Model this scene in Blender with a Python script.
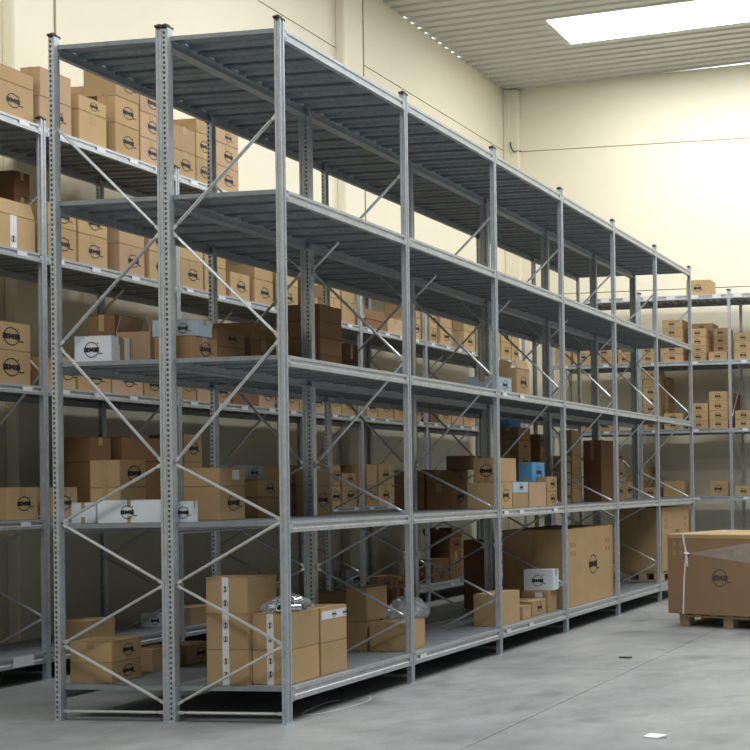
import bpy, math, random
from mathutils import Matrix, Vector
random.seed(7)
S = bpy.context.scene
COL = S.collection
for o in list(bpy.data.objects):
    bpy.data.objects.remove(o)

# ------------------------------------------------------------------ camera
cam = bpy.data.cameras.new('camera')
cam.sensor_width = 36.0
cam.lens = 1141.28 / 750 * 36.0
cam.shift_x = -499.91 / 750      # the photograph is the left part of a wider picture
cam.shift_y = 96.89 / 750
cam.clip_end = 200
camo = bpy.data.objects.new('camera', cam); COL.objects.link(camo)
yaw, pit, rol = 0.1415, 0.0080, -0.0165
F = Vector((math.cos(yaw)*math.cos(pit), math.sin(yaw)*math.cos(pit), math.sin(pit)))
R = Vector((math.sin(yaw), -math.cos(yaw), 0)); U = R.cross(F)
R2 = math.cos(rol)*R + math.sin(rol)*U; U2 = -math.sin(rol)*R + math.cos(rol)*U
M = Matrix((R2, U2, -F)).transposed().to_4x4()
M.translation = Vector((-6.3707, -4.5382, 1.4148))
camo.matrix_world = M
S.camera = camo

# ------------------------------------------------------------------ world, exposure, light level
SKY_STRENGTH = 6.0          # daylight outside, seen through the eave gaps
ROOF_LIGHT = 14.5            # radiance of the translucent roof panes
w = bpy.data.worlds.new('daylight'); S.world = w; w.use_nodes = True
bg = w.node_tree.nodes['Background']
bg.inputs[0].default_value = (0.86, 0.93, 1.0, 1); bg.inputs[1].default_value = SKY_STRENGTH
S.view_settings.view_transform = 'Standard'
S.view_settings.look = 'None'
S.view_settings.gamma = 1.0
S.view_settings.use_curve_mapping = False
S.view_settings.exposure = 0.15

# ------------------------------------------------------------------ materials
MATS = {}
def nodes(name):
    m = bpy.data.materials.new(name); m.use_nodes = True
    nt = m.node_tree; b = nt.nodes['Principled BSDF']
    MATS[name] = m
    return m, nt, b
def N(nt, t, **k):
    n = nt.nodes.new(t)
    for a, v in k.items():
        if a in n.inputs.keys() if hasattr(n.inputs, 'keys') else False: n.inputs[a].default_value = v
        else: setattr(n, a, v)
    return n
def ramp(nt, fac, stops):
    r = nt.nodes.new('ShaderNodeValToRGB')
    e = r.color_ramp.elements
    while len(e) < len(stops): e.new(0.5)
    for i, (p, c) in enumerate(stops):
        e[i].position = p; e[i].color = (*c, 1)
    nt.links.new(fac, r.inputs[0]); return r.outputs[0]
def noise(nt, scale, detail=4, vec=None, rough=.55):
    n = nt.nodes.new('ShaderNodeTexNoise'); n.inputs['Scale'].default_value = scale
    n.inputs['Detail'].default_value = detail; n.inputs['Roughness'].default_value = rough
    if vec is not None: nt.links.new(vec, n.inputs['Vector'])
    return n.outputs['Fac']
def coords(nt, kind='Object', scale=None):
    t = nt.nodes.new('ShaderNodeTexCoord'); o = t.outputs[kind]
    if scale:
        m = nt.nodes.new('ShaderNodeMapping'); m.inputs['Scale'].default_value = scale
        nt.links.new(o, m.inputs['Vector']); o = m.outputs[0]
    return o
def bump(nt, b, h, s=.1, d=.01):
    n = nt.nodes.new('ShaderNodeBump'); n.inputs['Strength'].default_value = s; n.inputs['Distance'].default_value = d
    nt.links.new(h, n.inputs['Height']); nt.links.new(n.outputs[0], b.inputs['Normal'])
def mul(nt, a, f, lo, hi):
    """colour a times a factor that runs lo..hi with f"""
    mr = nt.nodes.new('ShaderNodeMapRange'); mr.inputs['To Min'].default_value = lo; mr.inputs['To Max'].default_value = hi
    nt.links.new(f, mr.inputs['Value'])
    m = nt.nodes.new('ShaderNodeVectorMath'); m.operation = 'SCALE'
    if isinstance(a, tuple): m.inputs[0].default_value = a
    else: nt.links.new(a, m.inputs[0])
    nt.links.new(mr.outputs[0], m.inputs['Scale']); return m.outputs[0]

def steel(name, col, rough=.42, metal=.55):
    m, nt, b = nodes(name)
    v = coords(nt, 'Object')
    vo = nt.nodes.new('ShaderNodeTexVoronoi'); vo.inputs['Scale'].default_value = 28; nt.links.new(v, vo.inputs['Vector'])
    c = mul(nt, col, vo.outputs['Color'], .9, 1.1)
    c = mul(nt, c, noise(nt, 3.0, 5, v), .82, 1.15)
    nt.links.new(c, b.inputs['Base Color'])
    b.inputs['Metallic'].default_value = metal
    rr = nt.nodes.new('ShaderNodeMapRange'); rr.inputs['To Min'].default_value = rough-.08; rr.inputs['To Max'].default_value = rough+.12
    nt.links.new(noise(nt, 9, 3, v), rr.inputs['Value']); nt.links.new(rr.outputs[0], b.inputs['Roughness'])
    return m
steel('galvanized_post', (.52, .565, .61), .36, .5)
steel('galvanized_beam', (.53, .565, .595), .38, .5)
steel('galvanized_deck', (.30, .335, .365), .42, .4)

def card(name, col, rough=.8, fibre=1.0):
    m, nt, b = nodes(name)
    oi = nt.nodes.new('ShaderNodeObjectInfo')
    v = coords(nt, 'Object')
    c = mul(nt, col, oi.outputs['Random'], .88, 1.12)
    c = mul(nt, c, noise(nt, 6, 5, v), .9, 1.1)
    wv = nt.nodes.new('ShaderNodeTexWave'); wv.bands_direction = 'Z'; wv.inputs['Scale'].default_value = 40
    wv.inputs['Distortion'].default_value = 1.5; nt.links.new(v, wv.inputs['Vector'])
    c = mul(nt, c, wv.outputs['Fac'], 1-.03*fibre, 1+.02*fibre)
    nt.links.new(c, b.inputs['Base Color']); b.inputs['Roughness'].default_value = rough
    b.inputs['Specular IOR Level'].default_value = .25
    bump(nt, b, noise(nt, 60, 3, v), .12, .004)
    return m
card('kraft', (.46, .32, .168))
card('kraft_pink', (.475, .325, .205))
card('kraft_brown', (.32, .195, .100))
card('kraft_dark', (.215, .118, .058))
card('kraft_pallet_shaded', (.28, .18, .102))  # darker kraft; shade of the face turned from the light put into its colour
card('white_card', (.72, .79, .84), .65, .3)
card('grey_blue_card', (.43, .52, .59), .65, .3)
card('blue_card', (.11, .37, .70), .5, .3)
def plain(name, col, rough=.6, metal=0.0, spec=.4, var=.08, scale=8):
    m, nt, b = nodes(name)
    c = mul(nt, col, noise(nt, scale, 4, coords(nt)), 1-var, 1+var)
    nt.links.new(c, b.inputs['Base Color'])
    b.inputs['Roughness'].default_value = rough; b.inputs['Metallic'].default_value = metal
    b.inputs['Specular IOR Level'].default_value = spec
    return m
plain('galvanized_brace', (.70, .72, .72), .30, .65, .5, .05, 5)
plain('tan_tape', (.40, .285, .13), .35)
plain('white_tape', (.74, .74, .75), .4)
plain('ink', (.02, .02, .024), .6)
plain('ink_faded', (.10, .085, .07), .7)
plain('ink_brown', (.36, .23, .125), .8)
plain('paper_label', (.80, .80, .84), .5)
plain('label_print', (.30, .30, .36), .6)
plain('black_plastic', (.02, .02, .022), .4)
plain('pallet_wood', (.52, .41, .26), .8, var=.25, scale=14)
plain('strap_white', (.78, .80, .84), .4)
plain('rubbish_dark', (.06, .055, .04), .8)
plain('cable_dark', (.06, .055, .05), .6)

# cream painted concrete wall
m, nt, b = nodes('cream_wall')
v = coords(nt, 'Object')
c = mul(nt, (.865, .815, .645), noise(nt, .55, 5, v), .93, 1.05)
c = mul(nt, c, noise(nt, 7, 4, v), .975, 1.02)
nt.links.new(c, b.inputs['Base Color']); b.inputs['Roughness'].default_value = .75
bump(nt, b, noise(nt, 24, 4, v), .08, .01)
plain('wall_joint', (.33, .29, .20), .9)
# concrete floor
m, nt, b = nodes('concrete')
v = coords(nt, 'Generated') ; v = coords(nt, 'Object')
g = nt.nodes.new('ShaderNodeNewGeometry')
P = g.outputs['Position']
c = ramp(nt, noise(nt, .9, 8, P, .62), [(.28, (.20, .212, .216)), (.5, (.285, .298, .30)), (.72, (.37, .38, .378))])
c = mul(nt, c, noise(nt, 3.4, 7, P, .65), .70, 1.28)
spot = noise(nt, 2.1, 2, P, .4)
sr = nt.nodes.new('ShaderNodeMapRange'); sr.inputs['From Min'].default_value = .60; sr.inputs['From Max'].default_value = .74
sr.inputs['To Min'].default_value = 0; sr.inputs['To Max'].default_value = 1; nt.links.new(spot, sr.inputs['Value'])
c = mul(nt, c, sr.outputs[0], 1, .72)
c = mul(nt, c, noise(nt, 9, 8, P, .7), .74, 1.26)
c = mul(nt, c, noise(nt, 45, 5, P, .75), .82, 1.18)
nt.links.new(c, b.inputs['Base Color'])
rr = nt.nodes.new('ShaderNodeMapRange'); rr.inputs['To Min'].default_value = .32; rr.inputs['To Max'].default_value = .62
nt.links.new(noise(nt, 1.2, 5, P), rr.inputs['Value']); nt.links.new(rr.outputs[0], b.inputs['Roughness'])
bump(nt, b, noise(nt, 35, 5, P), .06, .006)
plain('floor_joint', (.10, .10, .095), .9)
plain('grey_wall', (.12, .12, .115), .8)
plain('floor_repair', (.25, .26, .26), .7)
plain('roof_sheet', (.58, .58, .52), .55, .1, .4, .08, 1.5)
plain('roof_seam', (.16, .16, .14), .8)
# translucent daylight pane
m, nt, b = nodes('roof_pane')
b.inputs['Base Color'].default_value = (.9, .92, .95, 1)
b.inputs['Emission Color'].default_value = (.985, .99, 1.0, 1); b.inputs['Emission Strength'].default_value = ROOF_LIGHT
# clear plastic film
def film(name, alpha, col=(.85, .88, .92), rough=.12):
    m, nt, b = nodes(name)
    b.inputs['Base Color'].default_value = (*col, 1); b.inputs['Roughness'].default_value = rough
    b.inputs['Specular IOR Level'].default_value = .9
    r = nt.nodes.new('ShaderNodeMapRange'); r.inputs['To Min'].default_value = max(0, alpha-.25); r.inputs['To Max'].default_value = min(1, alpha+.25)
    nt.links.new(noise(nt, 9, 4, coords(nt)), r.inputs['Value']); nt.links.new(r.outputs[0], b.inputs['Alpha'])
    bump(nt, b, noise(nt, 30, 3, coords(nt)), .5, .01)
film('clear_bag', .30, (.45, .48, .52), .08); film('stretch_film', .12)
plain('tube_metal', (.62, .64, .66), .25, .9, .5, .1)

# ------------------------------------------------------------------ mesh helpers
class MB:
    def __init__(s): s.v = []; s.f = []
    def quad(s, *p):
        i = len(s.v); s.v += [tuple(q) for q in p]; s.f.append(tuple(range(i, i+len(p)))); return s
    def box(s, x0, x1, y0, y1, z0, z1, skip=''):
        i = len(s.v)
        s.v += [(x0,y0,z0),(x1,y0,z0),(x1,y1,z0),(x0,y1,z0),(x0,y0,z1),(x1,y0,z1),(x1,y1,z1),(x0,y1,z1)]
        fs = {'b':(0,3,2,1),'t':(4,5,6,7),'f':(0,1,5,4),'r':(1,2,6,5),'k':(2,3,7,6),'l':(3,0,4,7)}
        for k, q in fs.items():
            if k not in skip: s.f.append(tuple(i+a for a in q))
        return s
    def extrude(s, prof, axis, a, b, closed=True):
        """prof: list of 2d points; axis x: (y,z) / y: (x,z) / z: (x,y)"""
        def P(t, q): return {'x':(t,q[0],q[1]),'y':(q[0],t,q[1]),'z':(q[0],q[1],t)}[axis]
        n = len(prof); i = len(s.v)
        s.v += [P(a,q) for q in prof] + [P(b,q) for q in prof]
        for k in range(n if closed else n-1):
            k2 = (k+1) % n
            s.f.append((i+k, i+k2, i+n+k2, i+n+k))
        if closed:
            s.f.append(tuple(i+k for k in range(n))[::-1]); s.f.append(tuple(i+n+k for k in range(n)))
        return s
    def tube(s, pts, r, n=8, cap=True):
        pts = [Vector(p) for p in pts]; rings = []
        rs = r if isinstance(r, (list, tuple)) else [r]*len(pts)
        for k, p in enumerate(pts):
            d = (pts[min(k+1,len(pts)-1)]-pts[max(k-1,0)]).normalized()
            a = d.cross(Vector((0,0,1)) if abs(d.z) < .95 else Vector((1,0,0))).normalized(); c = d.cross(a)
            i = len(s.v)
            s.v += [tuple(p + rs[k]*(math.cos(t)*a+math.sin(t)*c)) for t in [2*math.pi*j/n for j in range(n)]]
            rings.append(i)
        for q in range(len(rings)-1):
            for j in range(n):
                j2 = (j+1) % n
                s.f.append((rings[q]+j, rings[q]+j2, rings[q+1]+j2, rings[q+1]+j))
        if cap:
            s.f.append(tuple(rings[0]+j for j in range(n))[::-1]); s.f.append(tuple(rings[-1]+j for j in range(n)))
        return s
    def mesh(s, name, mat, bevel=0, smooth=False):
        me = bpy.data.meshes.new(name); me.from_pydata(s.v, [], s.f); me.validate(); me.update()
        import bmesh
        bm = bmesh.new(); bm.from_mesh(me)
        bmesh.ops.recalc_face_normals(bm, faces=bm.faces)
        if bevel:
            bmesh.ops.bevel(bm, geom=bm.edges[:], offset=bevel, segments=1, affect='EDGES')
        bm.to_mesh(me); bm.free()
        if smooth:
            for p in me.polygons: p.use_smooth = True
        me.materials.append(MATS[mat]); return me
def put(name, me, parent=None, loc=(0,0,0), rot=(0,0,0), scale=None):
    o = bpy.data.objects.new(name, me); COL.objects.link(o)
    o.location = loc; o.rotation_euler = rot
    if scale: o.scale = scale
    if parent: o.parent = parent
    return o
def empty(name, loc=(0,0,0), rz=0, label=None, cat=None, group=None):
    o = bpy.data.objects.new(name, None); COL.objects.link(o); o.empty_display_size = .1
    o.location = loc; o.rotation_euler = (0,0,rz)
    if label: o['label'] = label
    if cat: o['category'] = cat
    if group: o['group'] = group
    return o
def tag(o, label, cat, group=None):
    o['label'] = label; o['category'] = cat
    if group: o['group'] = group
    return o
def struct(o, label, cat):
    o['kind'] = 'structure'; o['label'] = label; o['category'] = cat; return o

# ------------------------------------------------------------------ the hall
XF, YL, XB, YR = 11.05, 3.88, -8.6, -14.0
def zc(y): return 7.815 + .050*(YL - y)
# floor: bed with recessed joints, slabs on top
bed = MB().box(XB-.3, XF+.3, YR-.3, YL+.3, -.30, -.02)
floor = struct(put('floor', bed.mesh('floor_bed', 'floor_joint')), 'grey worn concrete floor with saw-cut joints', 'floor')
fx = [XB-.3, -2.53, 2.04, 6.61, XF+.3]; fy = [YR-.3, -6.0, -1.43, YL+.3]
for i in range(len(fx)-1):
    for j in range(len(fy)-1):
        g = .0028
        put('floor_slab', MB().box(fx[i]+g, fx[i+1]-g, fy[j]+g, fy[j+1]-g, -.019, 0).mesh('floor_slab', 'concrete'), floor)
rp = MB(); rp.quad((5.84,-.16,.0015),(5.14,-.55,.0015),(5.14,-.88,.0015),(5.84,-.47,.0015))
put('floor_patch', rp.mesh('floor_patch', 'floor_repair'), floor)

# left wall (behind the wall rack): backing, precast panels with open joints, columns
wl = struct(put('wall_left', MB().box(XB-.2, XF+.2, YL+.02, YL+.2, 0, 7.5).mesh('wall_left', 'wall_joint')), 'cream painted precast wall behind the long wall rack', 'wall')
zs = [0, 2.2, 4.50, 6.83]
xs = [XB-.2, -7.07, -2.47, 2.13, 6.70, XF+.2]
for i in range(len(xs)-1):
    for j in range(3):
        put('wall_panel', MB().box(xs[i]+.006, xs[i+1]-.006, YL, YL+.02, zs[j]+.006, zs[j+1]-.006).mesh('wall_panel', 'cream_wall', .004), wl)
    z0, z1, z2 = 6.836, 7.848, 7.823
    if xs[i] > 6.5:
        pr = [(xs[i]+.006, z0), (xs[i+1]-.006, z0), (xs[i+1]-.006, z1), (9.66, z1), (9.66, z2), (7.98, z2), (7.98, z1), (xs[i]+.006, z1)]
    else:
        pr = [(xs[i]+.006, z0), (xs[i+1]-.006, z0), (xs[i+1]-.006, z1), (xs[i]+.006, z1)]
    put('wall_panel', MB().extrude(pr, 'y', YL, YL+.02).mesh('wall_panel', 'cream_wall'), wl)
for x0 in (-7.27, -2.67, 1.93, 6.50):
    put('wall_column', MB().box(x0, x0+.41, YL-.115, YL, 0, 7.825).mesh('wall_column', 'cream_wall', .012), wl)
    put('joint_strip', MB().box(x0+.395, x0+.409, YL-.123, YL-.115, 4.6, 7.825).mesh('joint_strip', 'wall_joint'), wl)

# far wall with a daylight gap under the roof on its right half
wf = struct(put('wall_far', MB().box(XF+.02, XF+.2, YR-.2, YL+.02, 0, 7.5).mesh('wall_far', 'wall_joint')), 'cream painted end wall behind the far rack', 'wall')
ys = [YR-.2, -6.0, YL-.004]
for i in range(2):
    for j in range(3):
        put('wall_panel', MB().box(XF, XF+.02, ys[i]+.005, ys[i+1]-.005, zs[j]+.006, zs[j+1]-.006).mesh('wall_panel', 'cream_wall', .004), wf)
pr = [(ys[0], 6.836), (YL-.004, 6.836), (YL-.004, zc(YL)+.03), (1.75, zc(1.75)+.03), (1.6, zc(1.6)+.002), (-.3, zc(-.3)-.022), (ys[0], zc(ys[0])-.022)]
put('wall_panel', MB().extrude(pr, 'x', XF, XF+.02).mesh('wall_panel', 'cream_wall'), wf)
cc = put('corner_column', MB().box(XF-.10, XF, YL-.245, YL-.005, 0, 7.81).box(XF-.115, XF-.10, YL-.11, YL-.005, 0, 7.81).mesh('corner_column', 'cream_wall', .006), wf)
put('cable_bracket', MB().tube([(XF-.13,3.75,6.95),(XF-.15,3.74,6.89),(XF-.15,3.71,6.82),(XF-.12,3.68,6.79)], .012, 6).tube([(XF-.115,3.66,6.81),(XF-.03,3.62,6.83)], .01, 6).mesh('cable_bracket', 'cable_dark'), wf)
struct(put('wall_right', MB().box(XB-.2, XF+.2, YR-.2, YR, 0, 8.85).mesh('wall_right', 'grey_wall')), 'grey wall on the open side of the hall', 'wall')
struct(put('wall_back', MB().box(XB-.2, XB, YR, YL+.02, 0, 7.80).extrude([(YL,7.8),(YR,7.8),(YR,zc(YR))], 'x', XB-.2, XB).mesh('wall_back', 'grey_wall')), 'grey wall behind the viewer', 'wall')

# roof: ribbed sheets along y, daylight panes in strips
def slope_sheet(prof, ya, yb, thick=.003):
    m = MB(); n = len(prof)
    for off in (0, thick):
        for k in range(n-1):
            (xa, za), (xb, zb) = prof[k], prof[k+1]
            m.quad((xa,ya,zc(ya)+za+off),(xb,ya,zc(ya)+zb+off),(xb,yb,zc(yb)+zb+off),(xa,yb,zc(yb)+za+off))
    return m
SW = .914
ribs = [(.003, 0)]
for k in range(5):
    x = k*.1824
    ribs += [(x+.085, 0), (x+.100, .026), (x+.160, .026), (x+.175, 0)]
ribs += [(SW-.003, 0)]
ceil = MB()
ceil.quad((XB-.2,YR-.2,zc(YR-.2)+.075),(XF+.04,YR-.2,zc(YR-.2)+.075),(XF+.04,YL+.015,zc(YL+.015)+.075),(XB-.2,YL+.015,zc(YL+.015)+.075))
ceiling = struct(put('ceiling', ceil.mesh('roof_deck', 'roof_seam')), 'sloping ribbed metal roof with daylight strips', 'ceiling')
full = slope_sheet(ribs, YL+.012, YR-.1).mesh('roof_sheet', 'roof_sheet')
short = slope_sheet(ribs, YL+.012, 2.135).mesh('roof_sheet', 'roof_sheet')
rest = slope_sheet(ribs, -6.505, YR-.1).mesh('roof_sheet', 'roof_sheet')
j = 0
for k in range(-30, 2):
    x = 9.58 + SW*k
    if x < XB-.3: continue
    pane = (k % 5) == 4
    put('roof_sheet', short if pane else full, ceiling, (x, 0, 0))
    if pane:
        put('roof_sheet', rest, ceiling, (x, 0, 0))
        j += 1
        pm = MB()
        y0, y1 = 2.130, -6.5
        for a in (0,):
            xa, xb = a*SW+.004, (a+1)*SW-.004
            pm.quad((xa,y0,zc(y0)+.012),(xb,y0,zc(y0)+.012),(xb,y1,zc(y1)+.012),(xa,y1,zc(y1)+.012))
        win = empty('window_%d' % j, (x, 0, 0)); struct(win, 'bright daylight strip in the roof, number %d from the viewer\'s end' % j if j < 6 else 'bright daylight strip in the ribbed roof above the far wall', 'skylight')
        put('pane', pm.mesh('skylight_pane', 'roof_pane'), win)
        fr = MB()
        for xa in (-.012, SW-.012):
            fr.quad((xa,y0,zc(y0)-.004),(xa+.024,y0,zc(y0)-.004),(xa+.024,y1,zc(y1)-.004),(xa,y1,zc(y1)-.004))
        put('frame', fr.mesh('skylight_frame', 'roof_sheet'), win)

# ------------------------------------------------------------------ racks
LV = [4.245, 3.258, 2.245, 1.228, .22]
H = 4.30
PA, PB = .0205, .0200
def post_mesh(holes):
    m = MB()
    if holes:
        m.quad((-PA,-PB,0),(PA,-PB,0),(PA,-PB,H),(-PA,-PB,H)); m.quad((-PA,PB,0),(PA,PB,0),(PA,PB,H),(-PA,PB,H))
        m.quad((-PA,-PB,H),(PA,-PB,H),(PA,PB,H),(-PA,PB,H))
        for s in (-1, 1):
            x = s*PA; xi = s*.001; h0, h1 = -.001, .0135
            m.quad((x,-PB,0),(x,h0,0),(x,h0,H),(x,-PB,H)); m.quad((x,h1,0),(x,PB,0),(x,PB,H),(x,h1,H))
            z = 0.0; n = 138; p = H/n
            for k in range(n):
                a, b_ = k*p, k*p+p*.45
                m.quad((x,h0,a),(x,h1,a),(x,h1,b_),(x,h0,b_))
                c_ = (k+1)*p
                m.quad((xi,h0,b_),(xi,h1,b_),(xi,h1,c_),(xi,h0,c_))
                m.quad((x,h0,b_),(xi,h0,b_),(xi,h0,c_),(x,h0,c_)); m.quad((x,h1,b_),(xi,h1,b_),(xi,h1,c_),(x,h1,c_))
                m.quad((x,h0,b_),(x,h1,b_),(xi,h1,b_),(xi,h0,b_)); m.quad((x,h0,c_),(x,h1,c_),(xi,h1,c_),(xi,h0,c_))
    else:
        g = .006
        prof = [(-PA,-PB),(-.010,-PB),(-.008,-PB+g),(.008,-PB+g),(.010,-PB),(PA,-PB),(PA,-.012),(PA-.004,-.010),(PA-.004,.004),(PA,.006),(PA,PB),(-PA,PB),(-PA,.006),(-PA+.004,.004),(-PA+.004,-.010),(-PA,-.012)]
        m.extrude(prof, 'z', 0, H)
    return m.mesh('post_perforated' if holes else 'post_plain', 'galvanized_post')
POSTP, POSTH = post_mesh(False), post_mesh(True)
CAP = MB().box(-.033,.033,-.0205,.0205,-.010,.007).box(-.024,.008,-.017,.008,.006,.015).mesh('post_cap', 'black_plastic', .003)
FOOT = MB().box(-.032,.032,-.0205,.0205,0,.005).mesh('foot_plate', 'galvanized_post', .002)
BM = {}
def beam_mesh(L, h, side):
    k = (round(L,3), h, side)
    if k in BM: return BM[k]
    o = -.0205
    q = [(o,0),(o,-h*.26),(o+.008,-h*.33),(o+.008,-h*.58),(o,-h*.66),(o,-h),(.016,-h),(.016,-h+.006),(o+.013,-h+.010),(o+.013,-.008),(.020,-.008),(.020,0)]
    m = MB().extrude([(y*side, z) for y, z in q], 'x', 0, L)
    for x in (-.012, L-.022):          # end hooks on the posts
        ys_ = sorted([o*side, (o+.003)*side]); m.box(x, x+.034, ys_[0], ys_[1], -h-.004, -.004)
    BM[k] = m.mesh('beam', 'galvanized_beam'); return BM[k]
DM = {}
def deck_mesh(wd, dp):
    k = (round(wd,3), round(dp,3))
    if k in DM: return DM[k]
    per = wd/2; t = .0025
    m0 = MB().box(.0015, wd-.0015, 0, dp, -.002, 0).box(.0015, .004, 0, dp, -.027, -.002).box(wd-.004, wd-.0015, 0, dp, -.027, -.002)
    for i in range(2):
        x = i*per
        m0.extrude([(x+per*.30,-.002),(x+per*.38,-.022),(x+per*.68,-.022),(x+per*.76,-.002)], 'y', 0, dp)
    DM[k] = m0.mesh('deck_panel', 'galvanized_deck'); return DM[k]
    pr = [(.0015,-.027),(.0015,0)]
    for i in range(2):
        x = i*per
        pr += [(x+per*.40,0),(x+per*.47,-.026),(x+per*.88,-.026),(x+per*.95,0)]
    pr += [(wd-.0015,0),(wd-.0015,-.027)]
    m = MB().extrude(pr, 'y', 0, dp, False)
    m.extrude([(x+(t if i == 0 or i == 1 else (-t if i >= len(pr)-2 else 0)), z-(t if 0 < i < len(pr)-1 else 0)) for i, (x, z) in enumerate(pr)], 'y', 0, dp, False)
    DM[k] = m.mesh('deck_panel', 'galvanized_deck'); return DM[k]
def label_mesh(wd, ht):
    m = MB().box(-wd/2, wd/2, -.002, 0, -ht/2, ht/2); return m.mesh('shelf_label', 'paper_label')
LAB = {}
def label_on(beam, x, h, side, wd=.075, ht=.034):
    k = (wd, ht)
    if k not in LAB:
        LAB[k] = (label_mesh(wd, ht), MB().box(-wd*.36, wd*.30, -.0032, -.002, -ht*.12, ht*.10).mesh('label_print', 'label_print'))
    a = put('shelf_label', LAB[k][0], beam, (x, -.0207, -h*.48)); a.rotation_euler = (0, 0, 0)
    return a
NODE = [3.72, 3.034, 2.345, 1.596, 1.234, .848, .475, .108]
BR = {}
def brace_mesh(d, z0, z1):
    k = (round(d,3), z0, z1)
    if k in BR: return BR[k]
    a, b_ = Vector((0, PB-.006, z0)), Vector((0, d-PB+.006, z1)); v = (b_-a).normalized()
    m = MB().tube([a+v*.045, a+v*.075, b_-v*.075, b_-v*.045], [.005,.0098,.0098,.005], 8)
    for p, q in ((a-v*.004, a+v*.052), (b_-v*.052, b_+v*.004)):
        nrm = Vector((0, -v.z, v.y))*.010; x = Vector((.003,0,0))
        i = len(m.v)
        m.v += [tuple(t) for t in (p-nrm-x, q-nrm-x, q+nrm-x, p+nrm-x, p-nrm+x, q-nrm+x, q+nrm+x, p+nrm+x)]
        m.f += [(i,i+1,i+2,i+3),(i+4,i+5,i+6,i+7),(i,i+1,i+5,i+4),(i+1,i+2,i+6,i+5),(i+2,i+3,i+7,i+6),(i+3,i,i+4,i+7)]
    BR[k] = m.mesh('brace', 'galvanized_brace'); return BR[k]

def rack(name, label, loc, rz, px, depth, npan, flip, labels, labsize=(.085,.034), top_lab=None, group=None):
    r = empty(name, loc, rz, label, 'rack', group)
    for x in px:
        for y, me in ((0, POSTP), (depth, POSTH)):
            p = put('post', me, r, (x, y, 0))
            put('post_cap', CAP, p, (0, 0, H)); put('foot_plate', FOOT, p)
        for i in range(len(NODE)-1):
            up = (i % 2 == 0) != flip
            z0, z1 = (NODE[i], NODE[i+1]) if up else (NODE[i+1], NODE[i])
            put('brace', brace_mesh(depth, z0, z1), r, (x, 0, 0))
        put('brace', brace_mesh(depth, .058, .058), r, (x, 0, 0))
    for k in range(len(px)-1):
        L = px[k+1]-px[k]
        for li, z in enumerate(LV):
            h = .066 if li < 4 else .084
            for y, side in ((0, 1), (depth, -1)):
                b_ = put('beam', beam_mesh(L-2*PA, h, side), r, (px[k]+PA, y, z-.0025))
                if side == 1:
                    for fx_ in labels(k, li):
                        ls = top_lab if (top_lab and li == 0) else labsize
                        label_on(b_, fx_*L-PA, h, 1, *ls)
            wd = (L-.006)/npan
            for q in range(npan):
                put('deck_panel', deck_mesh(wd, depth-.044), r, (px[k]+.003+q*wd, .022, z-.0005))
    return r
BAY = 1.38
a_lab = {(1,4):(.10,), (2,4):(.10,.42), (2,3):(.09,.30,.82), (2,2):(.09,.33)}
rack('shelving_rack', 'front row of the tall galvanized rack, facing the open floor', (0,0,0), 0, [k*BAY for k in range(7)], .757, 6, False, lambda k, l: a_lab.get((k,l), ()), group='galvanized racks')
rack('shelving_rack', 'rear row of the tall galvanized rack, back to back with the front row', (0,.7995,0), 0, [k*BAY for k in range(7)], .748, 6, True, lambda k, l: (), group='galvanized racks')
rng = random.Random(3)
rb = rack('shelving_rack', 'long galvanized rack full of cartons along the left cream wall', (0,2.985,0), 0, [k*BAY for k in range(-1,8)], .75, 6, False,
     lambda k, l: tuple(f+rng.uniform(-.03,.03) for f in ((.12,.37,.62,.87) if l < 4 else (.4,))), group='galvanized racks')
rack('shelving_rack', 'galvanized rack of small cartons against the far end wall', (10.15,2.76,0), -math.pi/2, [k*1.395 for k in range(4)], .68, 6, False,
     lambda k, l: (.10,.36,.62,.87) if l == 0 else (.16,.62), top_lab=(.13,.052), group='galvanized racks')
sg = MB().box(-.085, .085, -.004, 0, -.036, .036); sg_ = [o for o in rb.children if o.name.startswith('beam') and abs(o.location.z-.22) < .01 and o.location.y == 0][1]
s1 = put('bay_sign', sg.mesh('bay_sign', 'paper_label'), sg_, (1.14, -.0205, -.042))
pm = MB().box(-.045,.055,-.0052,-.004,.012,.017).box(-.055,.05,-.0052,-.004,-.016,-.008).mesh('sign_print', 'label_print')
s1.data.materials.append(MATS['label_print'])
for p in []: pass

# ------------------------------------------------------------------ cartons
def logo_mesh(mat):
    m = MB(); n = 32
    for k in range(n):
        a, b_ = 2*math.pi*k/n, 2*math.pi*(k+1)/n
        m.quad((math.cos(a),0,math.sin(a)),(math.cos(b_),0,math.sin(b_)),(.89*math.cos(b_),0,.89*math.sin(b_)),(.89*math.cos(a),0,.89*math.sin(a)))
    def r(x0,x1,z0,z1): m.quad((x0,0,z0),(x1,0,z0),(x1,0,z1),(x0,0,z1))
    h = .30
    for x0 in (-1.06, .42):                       # two heavy B
        r(x0,x0+.24,-h,h); r(x0+.44,x0+.64,-h,-.04); r(x0+.44,x0+.64,.04,h); r(x0+.40,x0+.60,-.06,.06)
        r(x0+.2,x0+.5,h-.19,h); r(x0+.2,x0+.5,-.10,.10); r(x0+.2,x0+.5,-h,-h+.19)
    r(-.38,-.17,-h,h); r(.17,.38,-h,h)            # M
    m.quad((-.34,0,h),(-.10,0,h),(.10,0,-.2),(-.10,0,-.2)); m.quad((.34,0,h),(.10,0,h),(-.10,0,-.2),(.10,0,-.2))
    r(1.0,1.55,-.52,-.42); r(.98,1.04,-.6,-.4); r(1.2,1.26,-.58,-.4); r(1.42,1.48,-.58,-.4)
    for k in range(8):
        a, b_ = 2*math.pi*k/8, 2*math.pi*(k+1)/8
        m.quad((.86,0,.84),(.86+.09*math.cos(a),0,.84+.09*math.sin(a)),(.86+.09*math.cos(b_),0,.84+.09*math.sin(b_)))
    return m.mesh('printed_logo', mat)
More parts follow.
